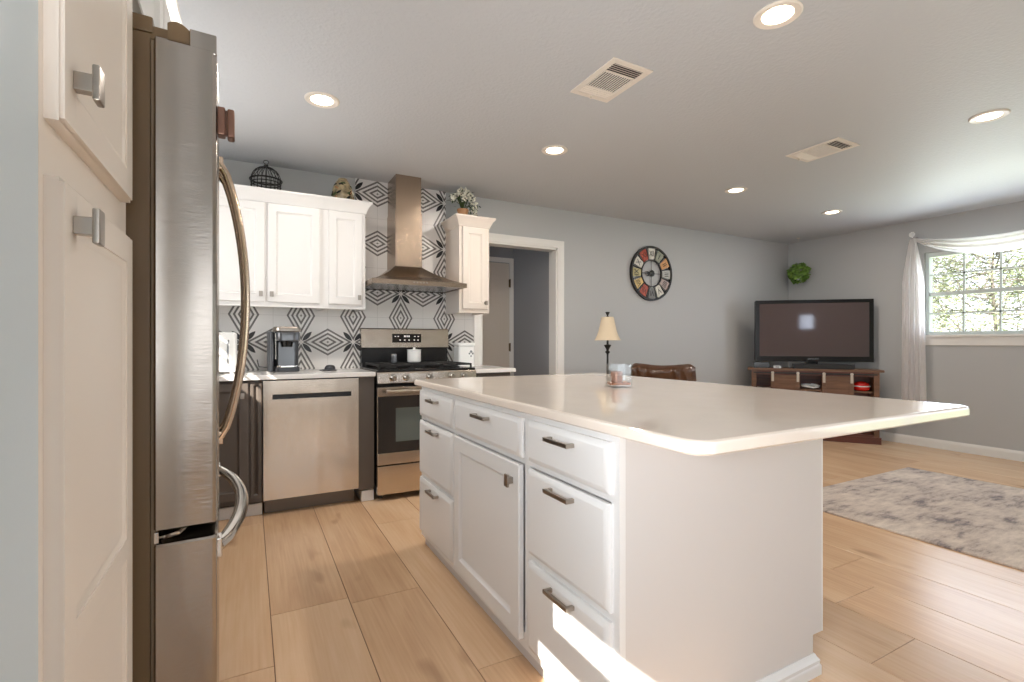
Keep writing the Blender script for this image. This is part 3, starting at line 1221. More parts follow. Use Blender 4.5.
# range
rg = thing('range', 'stainless steel gas range with black oven glass and five knobs', 'range', (1.165, 3.8, 0))
RX0, RX1, RF = 0.787, 1.537, 3.475
FR = face_map('y-', RF)
bm = nb()
box(bm, RX0 + 0.004, RF + 0.04, 0.04, RX1 - 0.004, YB - 0.02, 0.905, 0.003)
for x in (RX0 + 0.04, RX1 - 0.04):
    for y in (RF + 0.09, YB - 0.08):
        cyl(bm, (x, y, 0), (x, y, 0.045), 0.016, 10)
obj('body', bm, M['black'], rg)
bm = nb()
fbox(bm, FR, RX0, RX1, -0.045, 0.0, 0.254, 0.337, 0.003)
fbox(bm, FR, RX0, RX1, -0.045, 0.0, 0.735, 0.800, 0.003)
fbox(bm, FR, RX0 + 0.0005, RX1 - 0.0005, -0.045, -0.004, 0.30, 0.76)
d = obj('oven_door', bm, M['steel'], rg)
bm = nb()
fbox(bm, FR, RX0 + 0.004, RX1 - 0.004, -0.005, -0.001, 0.337, 0.735)
obj('oven_glass', bm, M['ovenglass'], d, label='black oven glass')
bm = nb()
fbox(bm, FR, 0.915, 1.417, -0.002, 0.0005, 0.412, 0.650)
obj('oven_window', bm, M['ovenwin'], d)
bm = nb()
cyl(bm, (RX0 + 0.05, RF - 0.052, 0.772), (RX1 - 0.05, RF - 0.052, 0.772), 0.0125, 16)
for x in (RX0 + 0.08, RX1 - 0.08):
    box(bm, x - 0.014, RF - 0.055, 0.762, x + 0.014, RF - 0.0005, 0.782, 0.003)
obj('handle', bm, M['nickel'], d)
bm = nb()
fbox(bm, FR, RX0, RX1, -0.045, 0.0, 0.045, 0.246, 0.004)
obj('storage_drawer', bm, M['steel'], rg)
bm = nb()
prism(bm, [(RF + 0.05, 0.826), (RF, 0.826), (RF - 0.002, 0.832), (RF + 0.004, 0.897), (RF + 0.012, 0.905), (RF + 0.05, 0.905)], 'x', RX0, RX1)
cpn = obj('control_panel', bm, M['steel'], rg)
for x in (0.895, 0.990, 1.164, 1.335, 1.435):
    bm = nb()
    y = RF + 0.001
    lathe(bm, [(0.027, 0.0), (0.027, -0.006), (0.021, -0.009), (0.019, -0.030), (0.015, -0.034)], (x, y, 0.866), 20, 'y')
    box(bm, x - 0.004, y - 0.040, 0.848, x + 0.004, y - 0.030, 0.884, 0.001)
    obj('knob', bm, M['chrome'], cpn)
bm = nb()
box(bm, RX0 + 0.002, RF + 0.012, 0.9055, RX1 - 0.002, 4.02, 0.922, 0.005)
ck = obj('cooktop', bm, M['black'], rg, label='black cooktop')
for gx0, gx1 in ((RX0 + 0.02, RX0 + 0.262), (RX0 + 0.267, RX1 - 0.267), (RX1 - 0.262, RX1 - 0.02)):
    bm = nb()
    y0, y1 = RF + 0.04, 4.0
    for y in (y0, y1 - 0.012, (y0 + y1) / 2 - 0.006):
        box(bm, gx0, y, 0.942, gx1, y + 0.012, 0.956, 0.002)
    for x in (gx0, gx1 - 0.012, (gx0 + gx1) / 2 - 0.006):
        box(bm, x, y0, 0.942, x + 0.012, y1, 0.956, 0.002)
    for yy in (y0 + 0.12, y1 - 0.13):
        box(bm, gx0 + 0.02, yy, 0.942, gx1 - 0.02, yy + 0.01, 0.956, 0.002)
    for x in (gx0, gx1 - 0.012):
        for y in (y0, y1 - 0.012):
            box(bm, x, y, 0.921, x + 0.012, y + 0.012, 0.944)
    obj('grate', bm, M['blackmatte'], ck)
for bx_, by_ in ((0.92, 3.62), (0.92, 3.87), (1.166, 3.74), (1.41, 3.62), (1.41, 3.87)):
    bm = nb()
    lathe(bm, [(0.045, 0.921), (0.045, 0.930), (0.032, 0.934), (0.03, 0.938), (0.012, 0.940)], (bx_, by_, 0), 20)
    obj('burner', bm, M['blackmatte'], ck)
bm = nb()
box(bm, RX0 + 0.004, 4.055, 0.905, RX1 - 0.018, YB - 0.0115, 1.09)
box(bm, RX0 + 0.004, 4.02, 0.905, RX1 - 0.004, 4.056, 0.955, 0.004)
obj('backguard_base', bm, M['black'], rg, label='black lower backguard')
bm = nb()
prism(bm, [(YB - 0.0115, 1.066), (4.055, 1.066), (4.035, 1.074), (4.047, 1.222), (4.056, 1.231), (YB - 0.0115, 1.231)], 'x', RX0, RX1 - 0.014)
bg = obj('backguard', bm, M['steel'], rg)
bm = nb()
prism(bm, [(4.040, 1.114), (4.0365, 1.114), (4.0425, 1.186), (4.046, 1.186)], 'x', 1.035, 1.280)
dp = obj('display', bm, M['display'], bg, label='black touch display')
def mark(x, z, w, h, name):
    bm = nb()
    y = 4.0365 + (z - 1.114) / 0.072 * 0.006 - 0.0012
    box(bm, x - w / 2, y, z - h / 2, x + w / 2, y + 0.001, z + h / 2)
    obj(name, bm, M['glyph'], dp)
for k in range(4):
    mark(1.137 + 0.012 * k + (0.004 if k > 1 else 0), 1.166, 0.008, 0.014, 'digit')
for x in (1.10, 1.138, 1.175, 1.22, 1.252):
    mark(x, 1.135, 0.012, 0.008, 'touch_button')
for x in (1.06, 1.085, 1.225, 1.255):
    mark(x, 1.165, 0.012, 0.007, 'touch_button')

# right base cabinet and worktop
rb = thing('base_cabinet', 'dark base cabinet right of the range', 'cabinet', (1.7, 3.8, 0), 0, 'dark base cabinets')
bm = nb()
box(bm, 1.545, 3.545, 0.10, 1.868, YB - 0.022, CZ0 - 0.001)
box(bm, 1.545, 3.60, 0.0, 1.868, YB - 0.022, 0.10)
obj('carcass', bm, M['dark'], rb)
obj('drawer', drawer_front(FB, 1.562, 1.858, 0.71, 0.86, 0.018, 0.01), M['dark'], rb)
obj('door', shaker(FB, 1.562, 1.858, 0.125, 0.695, 0.018, 0.05), M['dark'], rb)
bm = nb()
slab(bm, 1.541, CF, 1.905, YB - 0.0225, CZ0, CZ1, 0.012, 0.006)
single('worktop', 'short white quartz worktop right of the range, ending at the doorway', 'worktop', bm, M['quartz_white'], (1.73, 3.8, CZ0))


# wall cabinets
UF = 3.79
FU = face_map('y-', UF)
def crown(bm, x0, x1, yb, yf, z0, z1, flare=0.042, left=True, right=True):
    prof = [(0.0, z0), (0.006, z0 + 0.004), (0.008, z0 + 0.016), (flare * 0.55, z0 + (z1 - z0) * 0.6), (flare * 0.9, z1 - 0.016), (flare, z1 - 0.010), (flare, z1), (-0.015, z1)]
    path = []
    L = x0 - 0 if left else x0
    loops = []
    if left:
        loops.append([(x0 - d, yb, z) for d, z in prof])
        loops.append([(x0 - d, yf - d, z) for d, z in prof])
    else:
        loops.append([(x0, yf - d, z) for d, z in prof])
    if right:
        loops.append([(x1 + d, yf - d, z) for d, z in prof])
        loops.append([(x1 + d, yb, z) for d, z in prof])
    else:
        loops.append([(x1, yf - d, z) for d, z in prof])
    rings(bm, loops)
    return bm


def wall_cab(x0, x1, doors, label, z0=1.361, z1=2.075, left=False, right=False, matl='white'):
    t = thing('wall_cabinet', label, 'cabinet', ((x0 + x1) / 2, 3.95, z0), 0, 'wall cabinets')
    bm = nb()
    yb = YB - 0.0105
    box(bm, x0, UF + 0.002, z0 + 0.018, x1, yb, z1)
    fbox(bm, FU, x0, x1, -0.002, 0.0, z0, z1)
    box(bm, x0, UF + 0.002, z0, x0 + 0.018, yb, z0 + 0.018)
    box(bm, x1 - 0.018, UF + 0.002, z0, x1, yb, z0 + 0.018)
    obj('carcass', bm, M[matl], t)
    for a, b, k in doors:
        d = obj('door', shaker(FU, a, b, z0 + 0.032, z1 - 0.003, 0.02, 0.052), M[matl], t)
        obj('knob', plate_knob(FU, k, z0 + 0.085, 0.02, 0.012, 0.018), M['nickel'], d, label='square nickel knob')
    bm = nb()
    crown(bm, x0, x1, yb, UF, z1, z1 + 0.088, 0.045, left, right)
    obj('crown_molding', bm, M[matl], t)
    return t


wall_cab(-0.27, 0.470, ((-0.245, 0.092, 0.068), (0.110, 0.447, 0.134)), 'white double door wall cabinet above the coffee maker')
wall_cab(0.4705, 0.768, ((0.505, 0.742, 0.718),), 'narrow white wall cabinet left of the range hood', right=True)
wall_cab(XL, -0.271, ((-0.56, -0.30, -0.325),), 'white wall cabinet in the corner behind the refrigerator')
wall_cab(1.524, 1.795, ((1.548, 1.774, 1.750),), 'narrow cream wall cabinet right of the range hood', left=True, right=True, matl='cream')

# range hood
hd = thing('range_hood', 'stainless steel chimney range hood over the range', 'range hood', (1.148, 3.87, 1.54))
HX0, HX1, HF, HBk = 0.778, 1.518, 3.615, YB - 0.0105
bm = nb()
def rl(x0, x1, y0, y1, z):
    return [(x0, y0, z), (x1, y0, z), (x1, y1, z), (x0, y1, z)]
cx0, cx1, cyf = 1.010, 1.224, 3.845
rings(bm, [rl(HX0 + 0.02, HX1 - 0.02, HF + 0.02, HBk, 1.556), rl(HX0 + 0.02, HX1 - 0.02, HF + 0.02, HBk, 1.546), rl(HX0, HX1, HF, HBk, 1.546), rl(HX0, HX1, HF, HBk, 1.580)], cap0=True, cap1=False)
N = 10
lv = []
for k in range(N + 1):
    t = k / N
    w = 0.80 * t ** 0.9 + 0.20 * (1 - (1 - t) ** 2.5)
    lv.append(rl(HX0 + (cx0 - HX0) * w, HX1 + (cx1 - HX1) * w, HF + (cyf - HF) * w, HBk, 1.580 + (1.716 - 1.580) * t ** 1.12))
rings(bm, lv, cap0=False, cap1=True)
obj('canopy', bm, M['steelh'], hd)
bm = nb()
box(bm, HX0 + 0.03, HF + 0.03, 1.549, HX1 - 0.03, HBk - 0.03, 1.554)
fl = obj('filter_panel', bm, M['silver'], hd)
for x in (0.95, 1.345):
    bm = nb()
    lathe(bm, [(0.036, 1.5495), (0.036, 1.546), (0.028, 1.545)], (x, HF + 0.09, 0), 18)
    obj('lamp', bm, M['silver'], fl)
bm = nb()
for k in range(5):
    x = 1.09 + 0.025 * k
    cyl(bm, (x, HF + 0.001, 1.567), (x, HF - 0.004, 1.567), 0.006, 10)
obj('button_row', bm, M['chrome'], hd)
bm = nb()
box(bm, cx0, cyf, 1.714, cx1, HBk, 2.150)
obj('chimney', bm, M['steelh'], hd)
bm = nb()
box(bm, cx0 + 0.005, cyf + 0.005, 2.150, cx1 - 0.005, HBk, H - 0.001)
obj('chimney_cover', bm, M['steelh'], hd)

# ---- things on the worktops
cm = thing('coffee_maker', 'dark single cup coffee maker with silver trim on the worktop', 'coffee maker', (0.225, 3.88, CZ1))
cz = CZ1
bm = nb()
slab(bm, 0.155, 3.80, 0.318, 4.00, cz, cz + 0.035, 0.03, 0.006)
slab(bm, 0.155, 3.91, 0.318, 4.00, cz + 0.03, cz + 0.27, 0.03, 0.006)
obj('body', bm, M['keurig'], cm)
bm = nb()
slab(bm, 0.172, 3.905, 0.300, 3.93, cz + 0.04, cz + 0.21, 0.012, 0.003)
obj('front_plate', bm, M['tank'], cm)
bm = nb()
box(bm, 0.156, 3.788, cz + 0.09, 0.164, 3.80, cz + 0.27, 0.003)
obj('trim_strip', bm, M['chrome'], cm)
bm = nb()
slab(bm, 0.152, 3.79, 0.320, 4.00, cz + 0.215, cz + 0.285, 0.05, 0.015)
obj('brew_head', bm, M['tank'], cm)
bm = nb()
slab(bm, 0.145, 3.782, 0.326, 3.97, cz + 0.283, cz + 0.318, 0.05, 0.012)
obj('lid', bm, M['nickel'], cm, label='bronze tinted lid')
bm = nb()
cyl(bm, (0.236, 3.835, cz + 0.218), (0.236, 3.835, cz + 0.175), 0.042, 20, 0.034)
obj('pod_holder', bm, M['black'], cm)
bm = nb()
slab(bm, 0.165, 3.79, 0.308, 3.90, cz + 0.033, cz + 0.045, 0.03, 0.003)
obj('drip_tray', bm, M['chrome'], cm)
bm = nb()
slab(bm, 0.108, 3.83, 0.152, 3.99, cz + 0.002, cz + 0.285, 0.02, 0.006)
obj('water_tank', bm, M['tank'], cm)
bm = nb()
tube(bm, [(0.13, 3.99, cz + 0.06), (0.12, 4.05, cz + 0.02), (0.06, 4.075, cz + 0.03), (0.05, 4.09, cz + 0.08)], 0.004, 6)
obj('power_cord', bm, M['black'], cm)

bt = thing('countertop_appliance', 'white countertop appliance with a grey handle behind the refrigerator handles', 'appliance', (-0.2, 3.88, CZ1))
bm = nb()
slab(bm, -0.33, 3.74, -0.075, 3.98, cz + 0.012, cz + 0.275, 0.025, 0.015)
for x in (-0.30, -0.105):
    for y in (3.77, 3.95):
        cyl(bm, (x, y, cz), (x, y, cz + 0.016), 0.012, 10)
obj('body', bm, M['whiteplastic'], bt)
bm = nb()
tube(bm, [(-0.123, 3.742, cz + 0.05), (-0.125, 3.722, cz + 0.07), (-0.125, 3.718, cz + 0.14), (-0.125, 3.722, cz + 0.20), (-0.123, 3.742, cz + 0.22)], 0.006, 8)
obj('handle', bm, M['silver'], bt)

gd = thing('domed_gadget', 'small black domed gadget on the worktop left of the range', 'gadget', (0.525, 3.85, cz))
bm = nb()
lathe(bm, [(0.050, cz), (0.052, cz + 0.006), (0.040, cz + 0.010), (0.036, cz + 0.026), (0.026, cz + 0.038), (0.010, cz + 0.042)], (0.525, 3.85, 0), 22)
obj('dome', bm, M['keurig'], gd)
bm = nb()
tube(bm, [(0.475, 3.84, cz + 0.006), (0.462, 3.83, cz + 0.006), (0.450, 3.83, cz + 0.005)], 0.004, 6)
obj('tab', bm, M['keurig'], gd)

cn = thing('canister', 'white square canister with a grey emblem right of the range', 'canister', (1.63, 3.94, cz))
bm = nb()
slab(bm, 1.558, 3.88, 1.706, 4.02, cz, cz + 0.175, 0.02, 0.008)
obj('body', bm, M['whiteplastic'], cn)
bm = nb()
slab(bm, 1.556, 3.878, 1.708, 4.022, cz + 0.1755, cz + 0.205, 0.022, 0.008)
obj('lid', bm, M['whiteplastic'], cn)
bm = nb()
for dx, dz, r in ((0, 0.02, 0.011), (-0.013, 0.006, 0.008), (0.013, 0.006, 0.008), (0, -0.012, 0.007)):
    lathe(bm, [(r * 1.2, 3.8805), (r * 0.7, 3.877)], (1.668 + dx * 1.2, 0, cz + 0.105 + dz * 1.2), 12, 'y')
obj('emblem', bm, M['silver'], cn, label='grey leaf shaped emblem')

pz = 0.9565
pt = thing('crock', 'white ribbed crock on the back of the cooktop', 'crock', (1.165, 3.86, pz))
bm = nb()
pr = [(0.046, pz), (0.052, pz + 0.006)]
for k in range(10):
    z = pz + 0.012 + k * 0.008
    pr += [(0.054, z), (0.0525, z + 0.004)]
pr += [(0.054, pz + 0.095), (0.050, pz + 0.097), (0.047, pz + 0.094), (0.045, pz + 0.02)]
lathe(bm, pr, (1.165, 3.86, 0), 26)
obj('pot', bm, M['whiteplastic'], pt)
bm = nb()
lathe(bm, [(0.056, pz + 0.0975), (0.056, pz + 0.101), (0.012, pz + 0.106), (0.008, pz + 0.112), (0.011, pz + 0.118), (0.006, pz + 0.121)], (1.165, 3.86, 0), 22)
obj('lid', bm, M['whiteplastic'], pt)
sh = thing('shaker', 'small grey glass shaker beside the white crock', 'shaker', (1.008, 3.88, pz))
bm = nb()
lathe(bm, [(0.022, pz), (0.024, pz + 0.004), (0.021, pz + 0.05)], (1.008, 3.88, 0), 16)
obj('jar', bm, M['tank'], sh)
bm = nb()
lathe(bm, [(0.022, pz + 0.0503), (0.022, pz + 0.062), (0.012, pz + 0.070)], (1.008, 3.88, 0), 16)
obj('cap', bm, M['silver'], sh)

# ---- ornaments above the cabinets
tz = 2.0752
bcg = thing('birdcage', 'dark wire birdcage on top of the double wall cabinet', 'birdcage', (0.105, 3.95, tz))
bx_, by_, br = 0.105, 3.95, 0.095
def circ(c, r, z, n=28):
    return [(c[0] + r * math.cos(2 * PI * k / n), c[1] + r * math.sin(2 * PI * k / n), z) for k in range(n)]
bm = nb()
lathe(bm, [(br, tz), (br, tz + 0.012), (br - 0.01, tz + 0.014)], (bx_, by_, 0), 28)
obj('base', bm, M['bronze'], bcg)
for k in range(20):
    t = 2 * PI * k / 20
    pts = [(bx_ + br * math.cos(t), by_ + br * math.sin(t), tz + 0.01), (bx_ + br * math.cos(t), by_ + br * math.sin(t), tz + 0.2)]
    for q in range(1, 7):
        a = q / 6 * PI / 2
        rr = br * math.cos(a) * 0.98 + 0.004
        pts.append((bx_ + rr * math.cos(t), by_ + rr * math.sin(t), tz + 0.2 + 0.095 * math.sin(a)))
    bm = nb()
    tube(bm, pts, 0.0024, 5)
    obj('bar', bm, M['bronze'], bcg)
for z, r in ((tz + 0.2, 0.006), (tz + 0.155, 0.0035), (tz + 0.178, 0.0035), (tz + 0.08, 0.003)):
    bm = nb()
    tube(bm, circ((bx_, by_), br + 0.002 if z < tz + 0.19 else br + 0.008, z), r, 6, closed=True)
    obj('hoop', bm, M['bronze'], bcg)
bm = nb()
ball(bm, (bx_, by_, tz + 0.305), 0.016, 2, (1, 1, 0.8))
tube(bm, [(bx_ + 0.016 * math.cos(a), by_, tz + 0.330 + 0.014 * math.sin(a)) for a in (2 * PI * k / 14 for k in range(14))], 0.003, 6, closed=True)
obj('finial', bm, M['bronze'], bcg)

mv = thing('mosaic_vase', 'round brown mosaic vase on top of the narrow wall cabinet', 'vase', (0.63, 3.95, tz))
bm = nb()
pr = []
for k in range(15):
    a = -PI / 2 + PI * 0.93 * k / 14
    pr.append((max(0.075 * math.cos(a), 0.02) * (1.0 - 0.12 * math.sin(a)), tz + 0.085 + 0.155 * (0.5 + 0.5 * math.sin(a)) - 0.078))
pr.insert(0, (0.045, tz))
lathe(bm, [(0.045, tz), (0.05, tz + 0.01), (0.045, tz + 0.03), (0.062, tz + 0.07), (0.078, tz + 0.13), (0.079, tz + 0.17), (0.070, tz + 0.22), (0.050, tz + 0.26), (0.036, tz + 0.283), (0.034, tz + 0.290), (0.026, tz + 0.285)], (0.63, 3.95, 0), 28)
obj('body', bm, M['mosaic'], mv)
r = random.Random(4)
for k in range(46):
    a = r.uniform(0, 2 * PI)
    z = tz + r.uniform(0.09, 0.25)
    rad = 0.079 if z < tz + 0.19 else 0.079 - (z - tz - 0.19) * 0.42
    c = Vector((0.63 + rad * math.cos(a), 3.95 + rad * math.sin(a), z))
    n_ = Vector((math.cos(a), math.sin(a), 0.1)).normalized()
    u_, v_ = frame_axes(n_)
    an = r.uniform(0, PI)
    u_, v_ = u_ * math.cos(an) + v_ * math.sin(an), v_ * math.cos(an) - u_ * math.sin(an)
    bm = nb()
    lp = [c + u_ * (0.020 * math.cos(t)) + v_ * (0.008 * math.sin(t)) for t in (2 * PI * q / 8 for q in range(8))]
    rings(bm, [[p - n_ * 0.004 for p in lp], [p + n_ * 0.003 for p in lp]])
    obj('shell_inlay', bm, (M['petal'], M['black'], M['leafdark'], M['pot'])[k % 4], mv)

fp = thing('flower_pot', 'tan pot of white flowers on the right wall cabinet', 'flowers', (1.62, 3.93, 2.0752))
bm = nb()
fz = 2.0752
fx, fy = 1.600, 3.90
lathe(bm, [(0.036, fz), (0.040, fz + 0.01), (0.046, fz + 0.15), (0.050, fz + 0.155), (0.050, fz + 0.168), (0.043, fz + 0.168), (0.040, fz + 0.14)], (fx, fy, 0), 24)
obj('pot', bm, M['pot'], fp)
r = random.Random(12)
bm = nb()
bl = nb()
stems = nb()
def puff(c, sz):
    b = bmesh.new()
    bmesh.ops.create_icosphere(b, subdivisions=1, radius=sz)
    for v in b.verts:
        v.co = v.co * r.uniform(0.75, 1.25) + c
    join(bm, b)
for k in range(64):
    a = r.uniform(0, 2 * PI)
    rd = r.uniform(0.0, 1.0) ** 0.6
    x, y = fx + 0.022 + 0.125 * rd * math.cos(a), fy + 0.085 * rd * math.sin(a)
    z = fz + 0.20 + 0.135 * math.sqrt(max(0, 1 - rd * rd * 0.9)) * r.uniform(0.6, 1.0)
    if x > fx + 0.04:
        z -= r.uniform(0, 0.15) * min(1, (x - fx - 0.04) / 0.06)
    z = max(min(z, 2.415), fz + 0.095)
    tube(stems, [(fx, fy, fz + 0.14), (fx + (x - fx) * 0.5, fy + (y - fy) * 0.5, max(z, fz + 0.21)), (x, y, z)], 0.002, 5)
    for q in range(5):
        puff(Vector((x + r.gauss(0, 0.011), y + r.gauss(0, 0.011), min(z + r.gauss(0, 0.012), 2.424))), r.uniform(0.006, 0.010))
    for q in range(2):
        c = Vector((x, y, z)) + Vector((r.gauss(0, 0.02), r.gauss(0, 0.02), -0.012 + r.gauss(0, 0.012)))
        d_ = Vector((r.gauss(0, 1), r.gauss(0, 1), r.gauss(0, 0.6))).normalized()
        if c.z + d_.z * 0.036 > 2.43:
            continue
        e_ = frame_axes(d_)[0]
        pts = [c, c + d_ * 0.018 + e_ * 0.008, c + d_ * 0.036, c + d_ * 0.018 - e_ * 0.008]
        bl.faces.new([bl.verts.new(p) for p in pts])
obj('blossom_cloud', bm, M['petal'], fp, kind='stuff', label='white blossoms')
obj('foliage', bl, M['leafdark'], fp, kind='stuff')
obj('stem_bundle', stems, M['leafdark'], fp, kind='stuff')

# ================================================================== ISLAND
isl = thing('island_cabinet', 'white kitchen island cabinet with nickel bar pulls', 'island', (1.29, 1.8, 0))
IX0, IX1, IY0, IY1 = 0.842, 1.734, 0.994, 2.648
IZ = CZ0
FI = face_map('x-', IX0)
bm = nb()
box(bm, IX0 + 0.02, IY0 + 0.004, 0.0, IX1 - 0.055, IY1 - 0.004, 0.13)
box(bm, IX0 + 0.02, IY0 + 0.004, 0.128, IX1 - 0.003, IY1 - 0.004, IZ - 0.001)
obj('carcass', bm, M['island_end'], isl)
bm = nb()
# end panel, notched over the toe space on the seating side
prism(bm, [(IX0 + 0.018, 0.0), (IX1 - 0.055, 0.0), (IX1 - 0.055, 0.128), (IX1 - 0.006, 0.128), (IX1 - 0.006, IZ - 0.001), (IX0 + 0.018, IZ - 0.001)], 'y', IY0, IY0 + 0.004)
obj('end_panel', bm, M['island_end'], isl, label='end panel with shade put in its colour')
bm = nb()
box(bm, IX1 - 0.0058, IY0 - 0.001, 0.128, IX1, IY0 + 0.02, IZ - 0.001, 0.001)
obj('corner_strip', bm, M['white'], isl)
bm = nb()
# face frame
for a, b in ((IY0 - 0.001, IY0 + 0.032), (1.450, 1.486), (2.120, 2.152), (2.636, IY1)):
    fbox(bm, FI, a, b, -0.02, 0, 0.055, IZ - 0.001)
for a, b in ((IY0 + 0.032, 1.450), (1.486, 2.120), (2.152, 2.636)):
    for z0, z1 in ((0.055, 0.11), (0.695, 0.73), (0.84, IZ - 0.001)):
        fbox(bm, FI, a, b, -0.02, 0, z0, z1)
for a, b in ((IY0 + 0.032, 1.450), (2.152, 2.636)):
    fbox(bm, FI, a, b, -0.02, 0, 0.37, 0.41)
obj('face_frame', bm, M['white'], isl)
DT = 0.019
ND = 0.019
for u0, u1, hz in ((1.018, 1.444, None), (2.140, 2.640, None)):
    c = (u0 + u1) / 2 - (0.002 if u0 < 2 else 0.01)
    for z0, z1, h in ((0.715, 0.853, 0.815), (0.405, 0.690, 0.660), (0.085, 0.380, 0.352)):
        d = obj('drawer', drawer_front(FI, u0, u1, z0, z1), M['white'], isl)
        obj('bar_pull', bar_pull(FI, c, h if h != 0.815 else 0.818, 0.0195), M['nickel'], d, label='square nickel bar pull')
d = obj('drawer', drawer_front(FI, 1.490, 2.112, 0.715, 0.853), M['white'], isl)
obj('bar_pull', bar_pull(FI, 1.797, 0.818, 0.0195), M['nickel'], d, label='square nickel bar pull')
d = obj('door', shaker(FI, 1.498, 2.112, 0.085, 0.690, 0.02, 0.06), M['white'], isl)
obj('knob', plate_knob(FI, 1.545, 0.628, 0.02, 0.013, 0.022), M['nickel'], d, label='square nickel knob')
bm = nb()
fbox(bm, FI, IY0 + 0.03, IY1 - 0.01, -0.075, -0.06, 0.0, 0.055)
obj('toe_kick', bm, M['white'], isl)
bm = nb()
prof = [(0, 0), (0.018, 0), (0.018, 0.030), (0.014, 0.036), (0.015, 0.048), (0.008, 0.058), (0.004, 0.066), (0, 0.066)]
bx0, bx1 = IX0 + 0.10, IX1 - 0.055
rings(bm, [[(bx0, IY0 - n, z) for n, z in prof], [(bx1 + n, IY0 - n, z) for n, z in prof], [(bx1 + n, IY1, z) for n, z in prof]])
obj('baseboard', bm, M['white'], isl)

bm = nb()
slab(bm, 0.813, 0.712, 2.092, 2.705, CZ0, CZ1, (0.05, 0.016, 0.055, 0.05), 0.010)
single('island_worktop', 'large white quartz worktop on the kitchen island', 'worktop', bm, M['quartz'], (1.46, 1.7, CZ0))

cd = thing('candle_holder', 'clear square glass holder with candle remains on the island worktop', 'candle', (1.51, 1.79, CZ1))
cx, cy, cz = 1.513, 1.79, CZ1
ang = math.radians(-28)
def rotp(p, c=(cx, cy), a=ang):
    x, y = p[0] - c[0], p[1] - c[1]
    return (c[0] + x * math.cos(a) - y * math.sin(a), c[1] + x * math.sin(a) + y * math.cos(a))
def gl_loop(hw, z, r=0.008):
    return [(*rotp(p), z) for p in rrect(cx - hw, cy - hw, cx + hw, cy + hw, r, 3)]
bm = nb()
hw = 0.052
rings(bm, [gl_loop(hw - 0.002, cz), gl_loop(hw, cz + 0.002), gl_loop(hw, cz + 0.105), gl_loop(hw - 0.004, cz + 0.106), gl_loop(hw - 0.005, cz + 0.012, 0.004)])
obj('glass', bm, M['glass'], cd)
bm = nb()
rings(bm, [gl_loop(hw - 0.007, cz + 0.0125, 0.003), gl_loop(hw - 0.007, cz + 0.022, 0.003)])
obj('wax', bm, M['wax'], cd)
bm = nb()
jx, jy = rotp((cx - 0.012, cy - 0.008))
lathe(bm, [(0.026, cz + 0.0222), (0.027, cz + 0.026), (0.027, cz + 0.070), (0.024, cz + 0.072), (0.022, cz + 0.066)], (jx, jy, 0), 20)
obj('candle', bm, M['candlelabel'], cd, label='short copper coloured candle')
bm = nb()
tube(bm, [(jx, jy, cz + 0.058), (jx + 0.001, jy, cz + 0.072)], 0.0012, 5)
obj('wick', bm, M['black'], cd)

# ================================================================== LIVING ROOM
bm = nb()
slab(bm, 3.330, -0.52, 5.150, 2.215, 0.0005, 0.012, 0.02, 0.004)
rug = single('rug', 'distressed grey and cream area rug on the plank floor', 'rug', bm, M['rug'], (4.24, 0.85, 0))
rug.rotation_euler = (0, 0, 0)

# media console across the corner
ev = Vector((0.594, -0.804)).normalized()
rz = math.atan2(ev.y, ev.x)
cs_r = Vector((6.080, 2.829))
DK = 0.68       # depth of this console against a 0.40 m deep one
mid = cs_r - ev * 0.670 + Vector((-ev.y, ev.x)) * 0.20 * DK
co = thing('media_console', 'brown wooden media console with two sliding barn doors, across the corner', 'console', (mid.x, mid.y, 0), rz)
hw = 0.628      # half body
def L(bm, x0, y0, z0, x1, y1, z1, b=0.002):
    return box(bm, x0, y0 * DK, z0, x1, y1 * DK, z1, b)
bm = nb()
L(bm, -0.670, -0.20, 0.785, 0.670, 0.20, 0.813, 0.004)
obj('top_board', bm, M['wood'], co, world=False)
bm = nb()
L(bm, -hw, 0.165, 0.08, hw, 0.18, 0.785)
obj('back_panel', bm, M['woodred'], co, world=False)
for x in (-hw, hw - 0.05):
    bm = nb()
    L(bm, x, -0.18, 0.0, x + 0.05, 0.165, 0.785)
    obj('side_panel', bm, M['wood'], co, world=False)
for z0, z1 in ((0.06, 0.10), (0.735, 0.785)):
    bm = nb()
    L(bm, -hw + 0.05, -0.18, z0, hw - 0.05, 0.165 if z0 < 0.5 else -0.15, z1)
    obj('rail', bm, M['woodred'], co, world=False)
bm = nb()
L(bm, -hw - 0.015, -0.195, 0.0, hw + 0.015, -0.181, 0.075)
obj('plinth', bm, M['woodred'], co, world=False)
edges = [-hw + 0.05, -0.400, -0.152, 0.115, 0.368, hw - 0.05]
for x in edges[1:-1]:
    bm = nb()
    L(bm, x - 0.012, -0.17, 0.10, x + 0.012, 0.165, 0.735)
    obj('divider', bm, M['woodred'], co, world=False)
for a, b in ((edges[0], edges[1]), (edges[2], edges[3]), (edges[4], edges[5])):
    bm = nb()
    L(bm, a + 0.012, -0.16, 0.555, b - 0.012, 0.165, 0.575)
    obj('shelf', bm, M['wood'], co, world=False)
